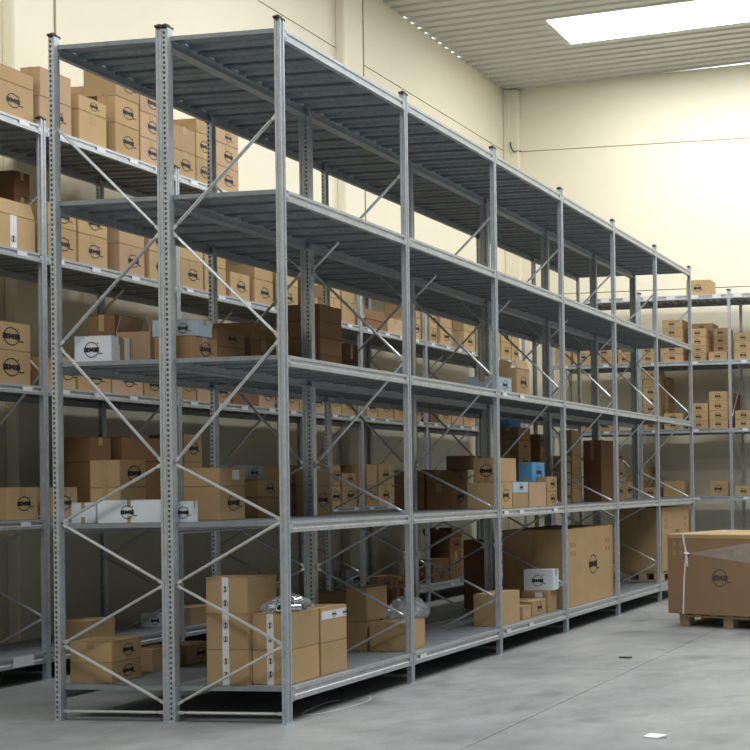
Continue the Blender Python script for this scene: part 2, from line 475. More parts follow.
LOGO, LOGO_FADED = logo_mesh('ink'), logo_mesh('ink_faded')
MAT = {'k':'kraft','p':'kraft_pink','d':'kraft_dark','d2':'kraft_brown','w':'white_card','g':'grey_blue_card','b':'blue_card'}
def carton(x, y, z, dx, dy, dz, rot, kind, logo, opn, tape, lab, band, big, label, group):
    """x, y: the corner nearest the viewer; z: what it stands on"""
    c, s = math.cos(rot), math.sin(rot)
    r = empty('cardboard_box', (x+c*dx/2-s*dy/2, y+s*dx/2+c*dy/2, z), rot, label, 'box', group)
    mt = MAT[kind]; hx, hy = dx/2, dy/2; e = .0012
    along_x = (dx >= dy) and logo != 'e'
    if tape and tape in 'ew': along_x = True
    ft = .004
    if opn:
        t = .006; m = MB()
        m.box(-hx,hx,-hy,hy,0,t)
        m.box(-hx,-hx+t,-hy,hy,t,dz); m.box(hx-t,hx,-hy,hy,t,dz); m.box(-hx+t,hx-t,-hy,-hy+t,t,dz); m.box(-hx+t,hx-t,hy-t,hy,t,dz)
        put('body', m.mesh('carton_body', mt), r)
        fl = min(.12, dy*.45)
        rr = random.Random(label)
        for (px_, py_, rz_, ln) in ((-hx,0,math.pi/2,dy),(hx,0,-math.pi/2,dy),(0,-hy,math.pi,dx),(0,hy,0,dx)):
            if opn == 3 and py_ != -hy: continue
            if opn == 2 and px_ != 0: continue
            m = MB().box(-ln/2+.004, ln/2-.004, 0, .004, 0, fl)
            ang = rr.uniform(.1, .9) if opn == 1 else (-.3 if opn == 2 else -2.9)
            put('flap', m.mesh('carton_flap', mt), r, (px_, py_, dz), (-ang, 0, rz_) if opn != 3 else (2.95, 0, rz_))
        if opn == 3:
            put('top_flap', MB().box(-hx,hx,-hy,hy,dz-.001,dz+.003).mesh('top_flap', mt), r)
    else:
        put('body', MB().box(-hx,hx,-hy,hy,0,dz-ft).mesh('carton_body', mt, .0035), r)
        if along_x: fl = [(-hx,hx,-hy,-.002),(-hx,hx,.002,hy)]
        else: fl = [(-hx,-.002,-hy,hy),(.002,hx,-hy,hy)]
        for f in fl: put('top_flap', MB().box(*f, dz-ft, dz).mesh('top_flap', mt, .0012), r)
        tw = min(.055, min(dx,dy)*.2); td = dz*.32
        m = MB()
        if along_x:
            m.box(-hx-e,hx+e,-tw/2,tw/2,dz,dz+.0008); 
            for xa in ((-hx-e,-hx),(hx,hx+e)): m.box(*xa,-tw/2,tw/2,dz-td,dz+.0008)
            if tape == 'e': put('packing_tape', MB().box(-hx-e,-hx,-tw/2,tw/2,0,td).mesh('packing_tape', 'tan_tape'), r)
        else:
            m.box(-tw/2,tw/2,-hy-e,hy+e,dz,dz+.0008)
            for ya in ((-hy-e,-hy),(hy,hy+e)): m.box(-tw/2,tw/2,*ya,dz-td,dz+.0008)
        if tape not in ('w', 'v'): put('packing_tape', m.mesh('packing_tape', 'tan_tape'), r)
    if tape == 'w':                                  # white printed tape up the end face
        t = put('printed_tape', MB().box(-hx-.0016,-hx,-.022+hy*.06,.022+hy*.06,0,dz).box(-hx-.0022,-hx-.0016,-.026+hy*.06,.016+hy*.06,dz*.35,dz*.72).mesh('printed_tape', 'white_tape'), r)
        for zz in (.30, .68): put('printed_logo', LOGO, t, (-hx-.003, hy*.05, dz*zz), (0, math.pi/2, -math.pi/2), (.017,)*3)
    if tape == 'v':                                  # white printed tape up the front face
        t = put('printed_tape', MB().box(-.025+hx*.1,.03+hx*.1,-hy-.0016,-hy,0,dz).mesh('printed_tape', 'white_tape'), r)
        put('printed_logo', LOGO, t, (hx*.1, -hy-.003, dz*.3), (0,math.pi/2,0), (.022,)*3)
    if band:
        t = put('printed_tape', MB().box(-hx+.01,hx-.004,-hy-.0016,-hy,dz*.66,dz*.90).mesh('printed_tape', 'white_tape'), r)
        for xx in (.0, .42): put('printed_logo', LOGO, t, (dx*xx, -hy-.003, dz*.78), (0,0,0), (.02,)*3)
    if tape == 'f' or (opn and tape == 'e'):
        put('packing_tape', MB().box(-hx*.1,hx*.35,-hy-.0014,-hy,0,dz*.92).mesh('packing_tape', 'tan_tape'), r) if tape == 'f' else put('packing_tape', MB().box(-hx-.0014,-hx,-.03,.03,dz*.1,dz).mesh('packing_tape', 'tan_tape'), r)
    if lab == 1:
        put('paper_label', MB().box(-hx-.0016,-hx,-hy*.55,hy*.0,dz*.70,dz*.93).mesh('paper_label', 'paper_label'), r)
    if lab == 2:
        put('paper_label', MB().box(0,hx*.55,-hy-.0016,-hy,dz*.35,dz*.85).mesh('paper_label', 'paper_label'), r)
    if lab == 3:                                       # pencilled note
        m = MB(); q = [(hy*.62-k*.0105, dz*.80+.010*math.sin(k*2.1)+.004*math.sin(k*.9)-.0006*k) for k in range(18)]
        for (ya, za), (yb, zb) in zip(q[:-1], q[1:]):
            m.quad((-hx-.0016,ya,za),(-hx-.0016,yb,zb),(-hx-.0016,yb,zb+.003),(-hx-.0016,ya,za+.003))
        put('handwriting', m.mesh('handwriting', 'label_print'), r)
    if logo in 'fe' and logo:
        lr = min(.054, .30*dz, .36*(dx if logo == 'f' else dy)) if not big else (.10 if big == 1 else big)
        o = .0018
        if logo == 'f': put('printed_logo', LOGO, r, (hx*.08, -hy-o, dz*.5), (0,0,0), (lr,)*3)
        else: put('printed_logo', LOGO, r, (-hx-o, (-hy*.38 if kind == 'g' else hy*.05), dz*.47), (0,0,-math.pi/2), (lr,)*3)
    if big == 1:                                       # handling marks in the corners
        for sx in (-1, 1):
            for k in range(2):
                for q in range(2):
                    put('handling_mark', MB().box(-.020,.020,-.0014,0,-.024,.024).mesh('handling_mark', 'ink_brown'), r, (sx*(hx-.16)+(k-.5)*.075, -hy, dz-.16-q*.085))
    return r
# shelf, x, y, z, dx, dy, dz, turn, board, logo face, open, tape, label, band, big, description, group
BOXES = [
(0.05, 1.213, 2.245, 0.152, 0.261, 0.166, 0.0, 'w', 'e', 0, 'f', 1, 0, 0, "white carton with logo, first place from left, middle rack's middle shelf", "cartons on the middle rack's middle shelf"),
(0.25, 1.365, 2.245, 0.213, 0.192, 0.332, 0.0, 'd', '', 0, '', 0, 0, 0, "dark brown carton, second place from left, middle rack's middle shelf", "cartons on the middle rack's middle shelf"),
(0.21, 1.077, 2.245, 0.2, 0.243, 0.207, 0.0, 'p', '', 2, '', 0, 0, 0, "open pinkish-tan carton, third place from left, middle rack's middle shelf", "cartons on the middle rack's middle shelf"),
(0.075, 0.678, 2.245, 0.229, 0.256, 0.151, 0.0, 'd2', 'f', 0, '', 0, 0, 0, "brown carton with logo, lowest of two, fourth stack from left, middle rack's middle shelf", "cartons on the middle rack's middle shelf"),
(0.12, 0.671, 2.397, 0.132, 0.314, 0.109, 0.0, 'g', 'e', 0, '', 0, 0, 0, "grey-blue carton with logo, topmost of two, fourth stack from left, middle rack's middle shelf", "cartons on the middle rack's middle shelf"),
(0.675, 0.969, 2.245, 0.278, 0.135, 0.167, 0.0, 'd2', '', 0, '', 0, 0, 0, "brown carton, lowest of two, fifth stack from left, middle rack's middle shelf", "cartons on the middle rack's middle shelf"),
(0.675, 0.969, 2.413, 0.278, 0.135, 0.118, 0.0, 'd2', 'f', 0, '', 0, 0, 0, "brown carton with logo, topmost of two, fifth stack from left, middle rack's middle shelf", "cartons on the middle rack's middle shelf"),
(1.0, 0.957, 2.245, 0.268, 0.3, 0.254, 0.0, 'd2', '', 0, '', 0, 0, 0, "brown carton, lowest of two, sixth stack from left, middle rack's middle shelf", "cartons on the middle rack's middle shelf"),
(1.0, 0.957, 2.5, 0.268, 0.3, 0.113, 0.0, 'd2', '', 0, '', 0, 0, 0, "brown carton, topmost of two, sixth stack from left, middle rack's middle shelf", "cartons on the middle rack's middle shelf"),
(1.5, 0.766, 2.245, 0.274, 0.261, 0.192, 0.0, 'd2', '', 0, '', 0, 0, 0, "brown carton, lowest of four, seventh stack from left, middle rack's middle shelf", "cartons on the middle rack's middle shelf"),
(1.5, 0.766, 2.438, 0.274, 0.261, 0.125, 0.0, 'd2', '', 0, '', 0, 0, 0, "brown carton, second up of four, seventh stack from left, middle rack's middle shelf", "cartons on the middle rack's middle shelf"),
(1.5, 0.766, 2.564, 0.274, 0.261, 0.124, 0.0, 'd2', '', 0, '', 0, 0, 0, "brown carton, third up of four, seventh stack from left, middle rack's middle shelf", "cartons on the middle rack's middle shelf"),
(1.5, 0.766, 2.689, 0.274, 0.261, 0.122, 0.0, 'd2', '', 0, '', 0, 0, 0, "brown carton, topmost of four, seventh stack from left, middle rack's middle shelf", "cartons on the middle rack's middle shelf"),
(2.35, 1.113, 2.245, 0.183, 0.3, 0.383, 0.0, 'd', '', 0, '', 0, 0, 0, "dark brown carton, eighth place from left, middle rack's middle shelf", "cartons on the middle rack's middle shelf"),
(2.906, 0.06, 2.245, 0.274, 0.275, 0.128, 0.0, 'g', 'f', 0, 'e', 0, 0, 0, "grey-blue carton with logo, ninth place from left, middle rack's middle shelf", "cartons on the middle rack's middle shelf"),
(3.344, 0.09, 2.245, 0.256, 0.186, 0.244, 0.0, 'k', 'f', 2, '', 0, 0, 0, "open tan carton, tenth place from left, middle rack's middle shelf", "cartons on the middle rack's middle shelf"),
(0.07, 1.357, 1.228, 0.125, 0.17, 0.132, 0.0, 'w', '', 0, 'e', 0, 0, 0, "white carton, first place from left, middle rack's fourth shelf", "cartons on the middle rack's fourth shelf"),
(0.06, 0.886, 1.228, 0.117, 0.447, 0.145, 0.0, 'w', 'e', 0, 'e', 0, 0, 0, "white carton with logo, third place from left, middle rack's fourth shelf", "cartons on the middle rack's fourth shelf"),
(0.05, 0.671, 1.228, 0.06, 0.103, 0.132, 0.0, 'w', 'e', 0, '', 0, 0, 0, "white carton with logo, fourth place from left, middle rack's fourth shelf", "cartons on the middle rack's fourth shelf"),
(0.21, 1.304, 1.228, 0.217, 0.216, 0.227, 0.0, 'k', '', 0, 'e', 0, 0, 0, "tan carton, lowest of two, second stack from left, middle rack's fourth shelf", "cartons on the middle rack's fourth shelf"),
(0.21, 1.304, 1.456, 0.217, 0.216, 0.176, 0.0, 'k', 'f', 0, 'e', 0, 0, 0, "tan carton with logo, topmost of two, second stack from left, middle rack's fourth shelf", "cartons on the middle rack's fourth shelf"),
(0.475, 0.81, 1.228, 0.249, 0.263, 0.224, 0.0, 'k', 'f', 0, '', 0, 0, 0, "tan carton with logo, lowest of two, fifth stack from left, middle rack's fourth shelf", "cartons on the middle rack's fourth shelf"),
(0.475, 0.81, 1.453, 0.249, 0.263, 0.125, 0.0, 'k', '', 0, '', 2, 0, 0, "tan carton, topmost of two, fifth stack from left, middle rack's fourth shelf", "cartons on the middle rack's fourth shelf"),
(1.0, 0.918, 1.228, 0.236, 0.25, 0.145, 0.0, 'k', '', 0, '', 0, 0, 0, "tan carton, lowest of three, sixth stack from left, middle rack's fourth shelf", "cartons on the middle rack's fourth shelf"),
(1.0, 0.918, 1.374, 0.236, 0.25, 0.119, 0.0, 'k', 'f', 0, '', 0, 0, 0, "tan carton with logo, second up of three, sixth stack from left, middle rack's fourth shelf", "cartons on the middle rack's fourth shelf"),
(1.02, 1.039, 1.494, 0.201, 0.2, 0.111, 0.0, 'g', 'f', 0, '', 0, 0, 0, "grey-blue carton with logo, topmost of three, sixth stack from left, middle rack's fourth shelf", "cartons on the middle rack's fourth shelf"),
(1.5, 1.033, 1.228, 0.177, 0.3, 0.138, 0.0, 'k', 'f', 0, '', 0, 0, 0, "tan carton with logo, lowest of three, seventh stack from left, middle rack's fourth shelf", "cartons on the middle rack's fourth shelf"),
(1.5, 1.033, 1.367, 0.177, 0.3, 0.105, 0.0, 'k', '', 0, '', 0, 0, 0, "tan carton, second up of three, seventh stack from left, middle rack's fourth shelf", "cartons on the middle rack's fourth shelf"),
(1.5, 1.033, 1.473, 0.177, 0.3, 0.127, 0.0, 'k', '', 0, '', 0, 0, 0, "tan carton, topmost of three, seventh stack from left, middle rack's fourth shelf", "cartons on the middle rack's fourth shelf"),
(1.55, 0.862, 1.228, 0.196, 0.16, 0.226, 0.0, 'k', 'f', 0, '', 0, 0, 0, "tan carton with logo, lowest of two, eighth stack from left, middle rack's fourth shelf", "cartons on the middle rack's fourth shelf"),
(1.55, 0.862, 1.455, 0.196, 0.16, 0.134, 0.0, 'k', '', 0, '', 0, 0, 0, "tan carton, topmost of two, eighth stack from left, middle rack's fourth shelf", "cartons on the middle rack's fourth shelf"),
(3.1, 0.858, 1.228, 0.17, 0.286, 0.225, 0.0, 'd2', '', 0, '', 0, 0, 0, "brown carton, lowest of two, ninth stack from left, middle rack's fourth shelf", "cartons on the middle rack's fourth shelf"),
(3.1, 0.858, 1.454, 0.17, 0.286, 0.128, 0.0, 'd2', '', 0, '', 0, 0, 0, "brown carton, topmost of two, ninth stack from left, middle rack's fourth shelf", "cartons on the middle rack's fourth shelf"),
(3.1, 0.592, 1.228, 0.286, 0.247, 0.226, 0.0, 'd2', 'f', 0, '', 0, 0, 0, "brown carton with logo, lowest of three, tenth stack from left, middle rack's fourth shelf", "cartons on the middle rack's fourth shelf"),
(3.1, 0.592, 1.455, 0.286, 0.247, 0.12, 0.0, 'd2', 'f', 0, '', 0, 0, 0, "brown carton with logo, second up of three, tenth stack from left, middle rack's fourth shelf", "cartons on the middle rack's fourth shelf"),
(3.12, 0.43, 1.576, 0.221, 0.226, 0.123, 0.0, 'd', '', 0, '', 0, 0, 0, "dark brown carton, topmost of three, tenth stack from left, middle rack's fourth shelf", "cartons on the middle rack's fourth shelf"),
(2.897, 0.06, 1.228, 0.264, 0.284, 0.231, 0.0, 'k', 'f', 0, '', 0, 0, 0, "tan carton with logo, lowest of two, eleventh stack from left, middle rack's fourth shelf", "cartons on the middle rack's fourth shelf"),
(3.001, 0.09, 1.46, 0.308, 0.25, 0.212, 0.0, 'k', 'e', 0, 'e', 0, 0, 0, "tan carton with logo, topmost of two, eleventh stack from left, middle rack's fourth shelf", "cartons on the middle rack's fourth shelf"),
(3.198, 0.07, 1.228, 0.301, 0.3, 0.133, 0.0, 'k', '', 0, '', 0, 0, 0, "tan carton, lowest of two, twelfth stack from left, middle rack's fourth shelf", "cartons on the middle rack's fourth shelf"),
(3.202, 0.07, 1.362, 0.301, 0.3, 0.098, 0.0, 'g', 'f', 0, '', 0, 0, 0, "grey-blue carton with logo, topmost of two, twelfth stack from left, middle rack's fourth shelf", "cartons on the middle rack's fourth shelf"),
(3.512, 0.06, 1.228, 0.354, 0.22, 0.229, 0.0, 'p', '', 0, '', 0, 0, 0, "pinkish-tan carton, lowest of two, fourteenth stack from left, middle rack's fourth shelf", "cartons on the middle rack's fourth shelf"),
(3.896, 0.06, 1.228, 0.218, 0.105, 0.142, 0.0, 'k', 'f', 0, '', 0, 0, 0, "tan carton with logo, lowest of two, sixteenth stack from left, middle rack's fourth shelf", "cartons on the middle rack's fourth shelf"),
(3.896, 0.06, 1.371, 0.218, 0.105, 0.137, 0.0, 'k', 'f', 0, '', 0, 0, 0, "tan carton with logo, topmost of two, sixteenth stack from left, middle rack's fourth shelf", "cartons on the middle rack's fourth shelf"),
(3.808, 0.17, 1.458, 0.275, 0.139, 0.188, 0.0, 'b', 'f', 0, 'e', 0, 0, 0, "bright blue carton with logo, topmost of two, fourteenth stack from left, middle rack's fourth shelf", "cartons on the middle rack's fourth shelf"),
(4.6, 0.677, 1.228, 0.278, 0.237, 0.357, 0.0, 'd2', '', 0, '', 0, 0, 0, "brown carton, lowest of five, thirteenth stack from left, middle rack's fourth shelf", "cartons on the middle rack's fourth shelf"),
(4.6, 0.677, 1.586, 0.278, 0.237, 0.177, 0.0, 'd2', 'f', 0, '', 0, 0, 0, "brown carton with logo, second up of five, thirteenth stack from left, middle rack's fourth shelf", "cartons on the middle rack's fourth shelf"),
(4.6, 0.677, 1.764, 0.278, 0.237, 0.131, 0.0, 'd2', 'f', 0, '', 0, 0, 0, "brown carton with logo, third up of five, thirteenth stack from left, middle rack's fourth shelf", "cartons on the middle rack's fourth shelf"),
(4.6, 0.677, 1.896, 0.278, 0.237, 0.127, 0.0, 'd2', '', 0, '', 0, 0, 0, "brown carton, fourth up of five, thirteenth stack from left, middle rack's fourth shelf", "cartons on the middle rack's fourth shelf"),
(4.625, 0.789, 2.024, 0.273, 0.2, 0.074, 0.0, 'b', '', 0, '', 0, 0, 0, "bright blue carton, topmost of five, thirteenth stack from left, middle rack's fourth shelf", "cartons on the middle rack's fourth shelf"),
(5.15, 0.701, 1.228, 0.125, 0.2, 0.447, 0.0, 'd', '', 0, '', 0, 0, 0, "dark brown carton, lowest of three, fifteenth stack from left, middle rack's fourth shelf", "cartons on the middle rack's fourth shelf"),
(5.15, 0.701, 1.676, 0.125, 0.2, 0.169, 0.0, 'd', '', 0, '', 0, 0, 0, "dark brown carton, second up of three, fifteenth stack from left, middle rack's fourth shelf", "cartons on the middle rack's fourth shelf"),
(5.15, 0.701, 1.846, 0.125, 0.2, 0.127, 0.0, 'd', 'f', 0, '', 0, 0, 0, "dark brown carton with logo, topmost of three, fifteenth stack from left, middle rack's fourth shelf", "cartons on the middle rack's fourth shelf"),
(5.625, 0.613, 1.228, 0.122, 0.157, 0.143, 0.0, 'k', 'f', 0, '', 0, 0, 0, "tan carton with logo, lowest of four, seventeenth stack from left, middle rack's fourth shelf", "cartons on the middle rack's fourth shelf"),
(5.625, 0.613, 1.372, 0.122, 0.157, 0.126, 0.0, 'k', 'f', 0, '', 0, 0, 0, "tan carton with logo, second up of four, seventeenth stack from left, middle rack's fourth shelf", "cartons on the middle rack's fourth shelf"),
(5.625, 0.613, 1.499, 0.122, 0.157, 0.126, 0.0, 'k', 'f', 0, '', 0, 0, 0, "tan carton with logo, third up of four, seventeenth stack from left, middle rack's fourth shelf", "cartons on the middle rack's fourth shelf"),
(5.625, 0.613, 1.626, 0.122, 0.157, 0.126, 0.0, 'k', 'f', 0, '', 0, 0, 0, "tan carton with logo, topmost of four, seventeenth stack from left, middle rack's fourth shelf", "cartons on the middle rack's fourth shelf"),
(6.0, 0.702, 1.228, 0.243, 0.15, 0.152, 0.0, 'k', '', 0, '', 0, 0, 0, "tan carton, lowest of six, eighteenth stack from left, middle rack's fourth shelf", "cartons on the middle rack's fourth shelf"),
(6.0, 0.702, 1.381, 0.243, 0.15, 0.124, 0.0, 'k', '', 0, '', 0, 0, 0, "tan carton, second up of six, eighteenth stack from left, middle rack's fourth shelf", "cartons on the middle rack's fourth shelf"),
(6.0, 0.702, 1.506, 0.243, 0.15, 0.124, 0.0, 'k', '', 0, '', 0, 0, 0, "tan carton, third up of six, eighteenth stack from left, middle rack's fourth shelf", "cartons on the middle rack's fourth shelf"),
(6.0, 0.702, 1.631, 0.243, 0.15, 0.136, 0.0, 'k', '', 0, '', 0, 0, 0, "tan carton, fourth up of six, eighteenth stack from left, middle rack's fourth shelf", "cartons on the middle rack's fourth shelf"),
(6.0, 0.702, 1.768, 0.243, 0.15, 0.135, 0.0, 'k', '', 0, '', 0, 0, 0, "tan carton, fifth up of six, eighteenth stack from left, middle rack's fourth shelf", "cartons on the middle rack's fourth shelf"),
(6.0, 0.702, 1.904, 0.243, 0.15, 0.147, 0.0, 'k', '', 0, '', 0, 0, 0, "tan carton, topmost of six, eighteenth stack from left, middle rack's fourth shelf", "cartons on the middle rack's fourth shelf"),
(6.475, 0.543, 1.228, 0.385, 0.222, 0.722, 0.0, 'd', '', 0, '', 0, 0, 0, "dark brown carton, nineteenth place from left, middle rack's fourth shelf", "cartons on the middle rack's fourth shelf"),
(7.05, 0.553, 1.228, 0.17, 0.25, 0.226, 0.0, 'k', 'f', 0, '', 0, 0, 0, "tan carton with logo, lowest of three, twentieth stack from left, middle rack's fourth shelf", "cartons on the middle rack's fourth shelf"),
(7.05, 0.553, 1.455, 0.17, 0.25, 0.207, 0.0, 'k', 'f', 0, '', 0, 0, 0, "tan carton with logo, second up of three, twentieth stack from left, middle rack's fourth shelf", "cartons on the middle rack's fourth shelf"),
(7.05, 0.553, 1.663, 0.17, 0.25, 0.196, 0.0, 'k', 'f', 0, '', 0, 0, 0, "tan carton with logo, topmost of three, twentieth stack from left, middle rack's fourth shelf", "cartons on the middle rack's fourth shelf"),
(0.069, 1.25, 0.22, 0.239, 0.3, 0.131, -0.013, 'k', 'f', 0, 'e', 0, 0, 0, "tan carton with logo, lowest of two, first stack from left, middle rack's bottom shelf", "cartons on the middle rack's bottom shelf"),
(0.069, 1.25, 0.352, 0.239, 0.3, 0.131, -0.013, 'k', 'f', 0, 'e', 0, 0, 0, "tan carton with logo, topmost of two, first stack from left, middle rack's bottom shelf", "cartons on the middle rack's bottom shelf"),
(0.475, 1.315, 0.22, 0.268, 0.2, 0.149, 0.0, 'k', 'f', 0, '', 0, 0, 0, "tan carton with logo, second place from left, middle rack's bottom shelf", "cartons on the middle rack's bottom shelf"),
(0.775, 1.302, 0.22, 0.24, 0.2, 0.135, 0.0, 'k', 'f', 0, '', 0, 0, 0, "tan carton with logo, third place from left, middle rack's bottom shelf", "cartons on the middle rack's bottom shelf"),
(0.05, 0.295, 0.22, 0.275, 0.282, 0.217, 0.0, 'k', '', 0, 'w', 0, 0, 0, "tan carton, lowest of three, fourth stack from left, middle rack's bottom shelf", "cartons on the middle rack's bottom shelf"),
(0.05, 0.295, 0.438, 0.275, 0.282, 0.22, 0.0, 'k', '', 0, 'w', 0, 0, 0, "tan carton, second up of three, fourth stack from left, middle rack's bottom shelf", "cartons on the middle rack's bottom shelf"),
(0.05, 0.295, 0.659, 0.275, 0.282, 0.227, 0.0, 'k', '', 0, 'w', 0, 0, 0, "tan carton, topmost of three, fourth stack from left, middle rack's bottom shelf", "cartons on the middle rack's bottom shelf"),
(0.084, 0.03, 0.22, 0.28, 0.263, 0.213, 0.0, 'k', '', 0, 'w', 0, 0, 0, "tan carton, lowest of two, fifth stack from left, middle rack's bottom shelf", "cartons on the middle rack's bottom shelf"),
(0.084, 0.03, 0.434, 0.28, 0.263, 0.222, 0.0, 'k', '', 0, 'w', 0, 0, 0, "tan carton, topmost of two, fifth stack from left, middle rack's bottom shelf", "cartons on the middle rack's bottom shelf"),
(0.388, 0.035, 0.22, 0.278, 0.25, 0.209, 0.0, 'k', '', 0, '', 0, 0, 0, "tan carton, lowest of two, sixth stack from left, middle rack's bottom shelf", "cartons on the middle rack's bottom shelf"),
(0.388, 0.035, 0.43, 0.278, 0.25, 0.224, 0.0, 'k', '', 0, '', 0, 1, 0, "tan carton, topmost of two, sixth stack from left, middle rack's bottom shelf", "cartons on the middle rack's bottom shelf"),
(1.475, 0.402, 0.22, 0.174, 0.161, 0.212, 0.0, 'k', '', 0, '', 0, 0, 0, "tan carton, lowest of two, eighth stack from left, middle rack's bottom shelf", "cartons on the middle rack's bottom shelf"),
(1.457, 0.07, 0.22, 0.249, 0.301, 0.211, 0.0, 'k', '', 0, 'e', 0, 0, 0, "tan carton, tenth place from left, middle rack's bottom shelf", "cartons on the middle rack's bottom shelf"),
(1.475, 0.399, 0.433, 0.269, 0.16, 0.25, 0.0, 'k', '', 0, '', 0, 0, 0, "tan carton, topmost of two, eighth stack from left, middle rack's bottom shelf", "cartons on the middle rack's bottom shelf"),
(2.1, 0.974, 0.22, 0.142, 0.257, 0.374, 0.0, 'd2', '', 0, '', 0, 0, 0, "brown carton, seventh place from left, middle rack's bottom shelf", "cartons on the middle rack's bottom shelf"),
(2.55, 0.845, 0.22, 0.184, 0.2, 0.346, 0.0, 'd', '', 0, '', 0, 0, 0, "dark brown carton, ninth place from left, middle rack's bottom shelf", "cartons on the middle rack's bottom shelf"),
(2.889, 0.07, 0.22, 0.409, 0.224, 0.272, 0.0, 'k', '', 3, '', 0, 0, 0, "open tan carton, twelfth place from left, middle rack's bottom shelf", "cartons on the middle rack's bottom shelf"),
(3.344, 0.06, 0.22, 0.163, 0.18, 0.118, 0.0, 'k', '', 0, '', 0, 0, 0, "tan carton, thirteenth place from left, middle rack's bottom shelf", "cartons on the middle rack's bottom shelf"),
(3.572, 0.08, 0.22, 0.301, 0.25, 0.139, 0.0, 'k', 'f', 0, '', 0, 0, 0, "tan carton with logo, fourteenth place from left, middle rack's bottom shelf", "cartons on the middle rack's bottom shelf"),
(3.92, 0.08, 0.22, 0.194, 0.261, 0.201, 0.0, 'k', '', 0, '', 1, 0, 0, "tan carton, lowest of two, fifteenth stack from left, middle rack's bottom shelf", "cartons on the middle rack's bottom shelf"),
(3.98, 0.053, 0.422, 0.13, 0.298, 0.199, 0.0, 'w', 'e', 0, '', 3, 0, 0, "white carton with logo, topmost of two, fifteenth stack from left, middle rack's bottom shelf", "cartons on the middle rack's bottom shelf"),
(4.253, 0.035, 0.22, 1.241, 0.663, 0.77, 0.0, 'k', 'f', 0, '', 0, 0, 1, "tan carton with logo, sixteenth place from left, middle rack's bottom shelf", "cartons on the middle rack's bottom shelf"),
(4.2, 0.819, 0.22, 0.167, 0.262, 0.679, 0.0, 'd', '', 0, '', 0, 0, 0, "dark brown carton, eleventh place from left, middle rack's bottom shelf", "cartons on the middle rack's bottom shelf"),
(7.136, 0.04, 0.345, 1.107, 0.544, 0.787, 0.0, 'k', 'f', 0, '', 0, 0, 1, "tan carton with logo, seventeenth place from left, middle rack's bottom shelf", "cartons on the middle rack's bottom shelf"),
(0.97, 3.02, 4.245, 0.384, 0.3, 0.261, 0.0, 'k', 'f', 0, '', 0, 0, 0, "tan carton with logo, lowest of two, first stack from left, wall rack's top shelf", "cartons on the wall rack's top shelf"),
(0.97, 3.02, 4.507, 0.384, 0.3, 0.111, 0.0, 'k', '', 0, '', 0, 0, 0, "tan carton, topmost of two, first stack from left, wall rack's top shelf", "cartons on the wall rack's top shelf"),
(1.406, 3.02, 4.245, 0.295, 0.3, 0.249, 0.0, 'p', 'f', 0, '', 0, 0, 0, "pinkish-tan carton with logo, lowest of two, second stack from left, wall rack's top shelf", "cartons on the wall rack's top shelf"),
(1.413, 3.02, 4.495, 0.286, 0.174, 0.223, 0.0, 'p', '', 0, '', 0, 0, 0, "pinkish-tan carton, topmost of two, second stack from left, wall rack's top shelf", "cartons on the wall rack's top shelf"),
(1.772, 3.02, 4.245, 0.274, 0.3, 0.261, 0.0, 'k', '', 0, '', 0, 0, 0, "tan carton, lowest of two, third stack from left, wall rack's top shelf", "cartons on the wall rack's top shelf"),
(1.772, 3.02, 4.507, 0.274, 0.3, 0.119, 0.0, 'k', 'f', 0, '', 0, 0, 0, "tan carton with logo, topmost of two, third stack from left, wall rack's top shelf", "cartons on the wall rack's top shelf"),
(2.138, 3.02, 4.245, 0.253, 0.172, 0.267, 0.0, 'k', 'f', 0, '', 0, 0, 0, "tan carton with logo, lowest of three, fifth stack from left, wall rack's top shelf", "cartons on the wall rack's top shelf"),
(2.138, 3.02, 4.513, 0.253, 0.172, 0.227, 0.0, 'k', 'f', 0, '', 0, 0, 0, "tan carton with logo, second up of three, fifth stack from left, wall rack's top shelf", "cartons on the wall rack's top shelf"),
(2.146, 3.02, 4.741, 0.253, 0.304, 0.224, 0.0, 'k', 'f', 0, 'e', 0, 0, 0, "tan carton with logo, topmost of three, fifth stack from left, wall rack's top shelf", "cartons on the wall rack's top shelf"),
(2.255, 3.42, 4.245, 0.2, 0.25, 0.428, 0.0, 'k', '', 0, '', 0, 0, 0, "tan carton, lowest of two, fourth stack from left, wall rack's top shelf", "cartons on the wall rack's top shelf"),
(2.255, 3.42, 4.674, 0.2, 0.25, 0.204, 0.0, 'k', '', 0, '', 0, 0, 0, "tan carton, topmost of two, fourth stack from left, wall rack's top shelf", "cartons on the wall rack's top shelf"),
(2.41, 3.02, 4.245, 0.252, 0.3, 0.233, 0.0, 'p', 'f', 0, '', 0, 0, 0, "pinkish-tan carton with logo, lowest of three, sixth stack from left, wall rack's top shelf", "cartons on the wall rack's top shelf"),
(2.41, 3.02, 4.479, 0.252, 0.3, 0.219, 0.0, 'p', 'f', 0, '', 0, 0, 0, "pinkish-tan carton with logo, second up of three, sixth stack from left, wall rack's top shelf", "cartons on the wall rack's top shelf"),
(2.41, 3.02, 4.699, 0.252, 0.3, 0.205, 0.0, 'p', 'f', 0, '', 0, 0, 0, "pinkish-tan carton with logo, topmost of three, sixth stack from left, wall rack's top shelf", "cartons on the wall rack's top shelf"),
(2.786, 3.02, 4.245, 0.267, 0.35, 0.24, 0.0, 'k', 'f', 0, '', 0, 0, 0, "tan carton with logo, lowest of two, seventh stack from left, wall rack's top shelf", "cartons on the wall rack's top shelf"),
(2.786, 3.02, 4.486, 0.267, 0.35, 0.22, 0.0, 'k', '', 0, '', 0, 0, 0, "tan carton, topmost of two, seventh stack from left, wall rack's top shelf", "cartons on the wall rack's top shelf"),
(3.065, 3.02, 4.245, 0.192, 0.3, 0.241, 0.0, 'k', 'f', 0, '', 0, 0, 0, "tan carton with logo, lowest of three, eighth stack from left, wall rack's top shelf", "cartons on the wall rack's top shelf"),
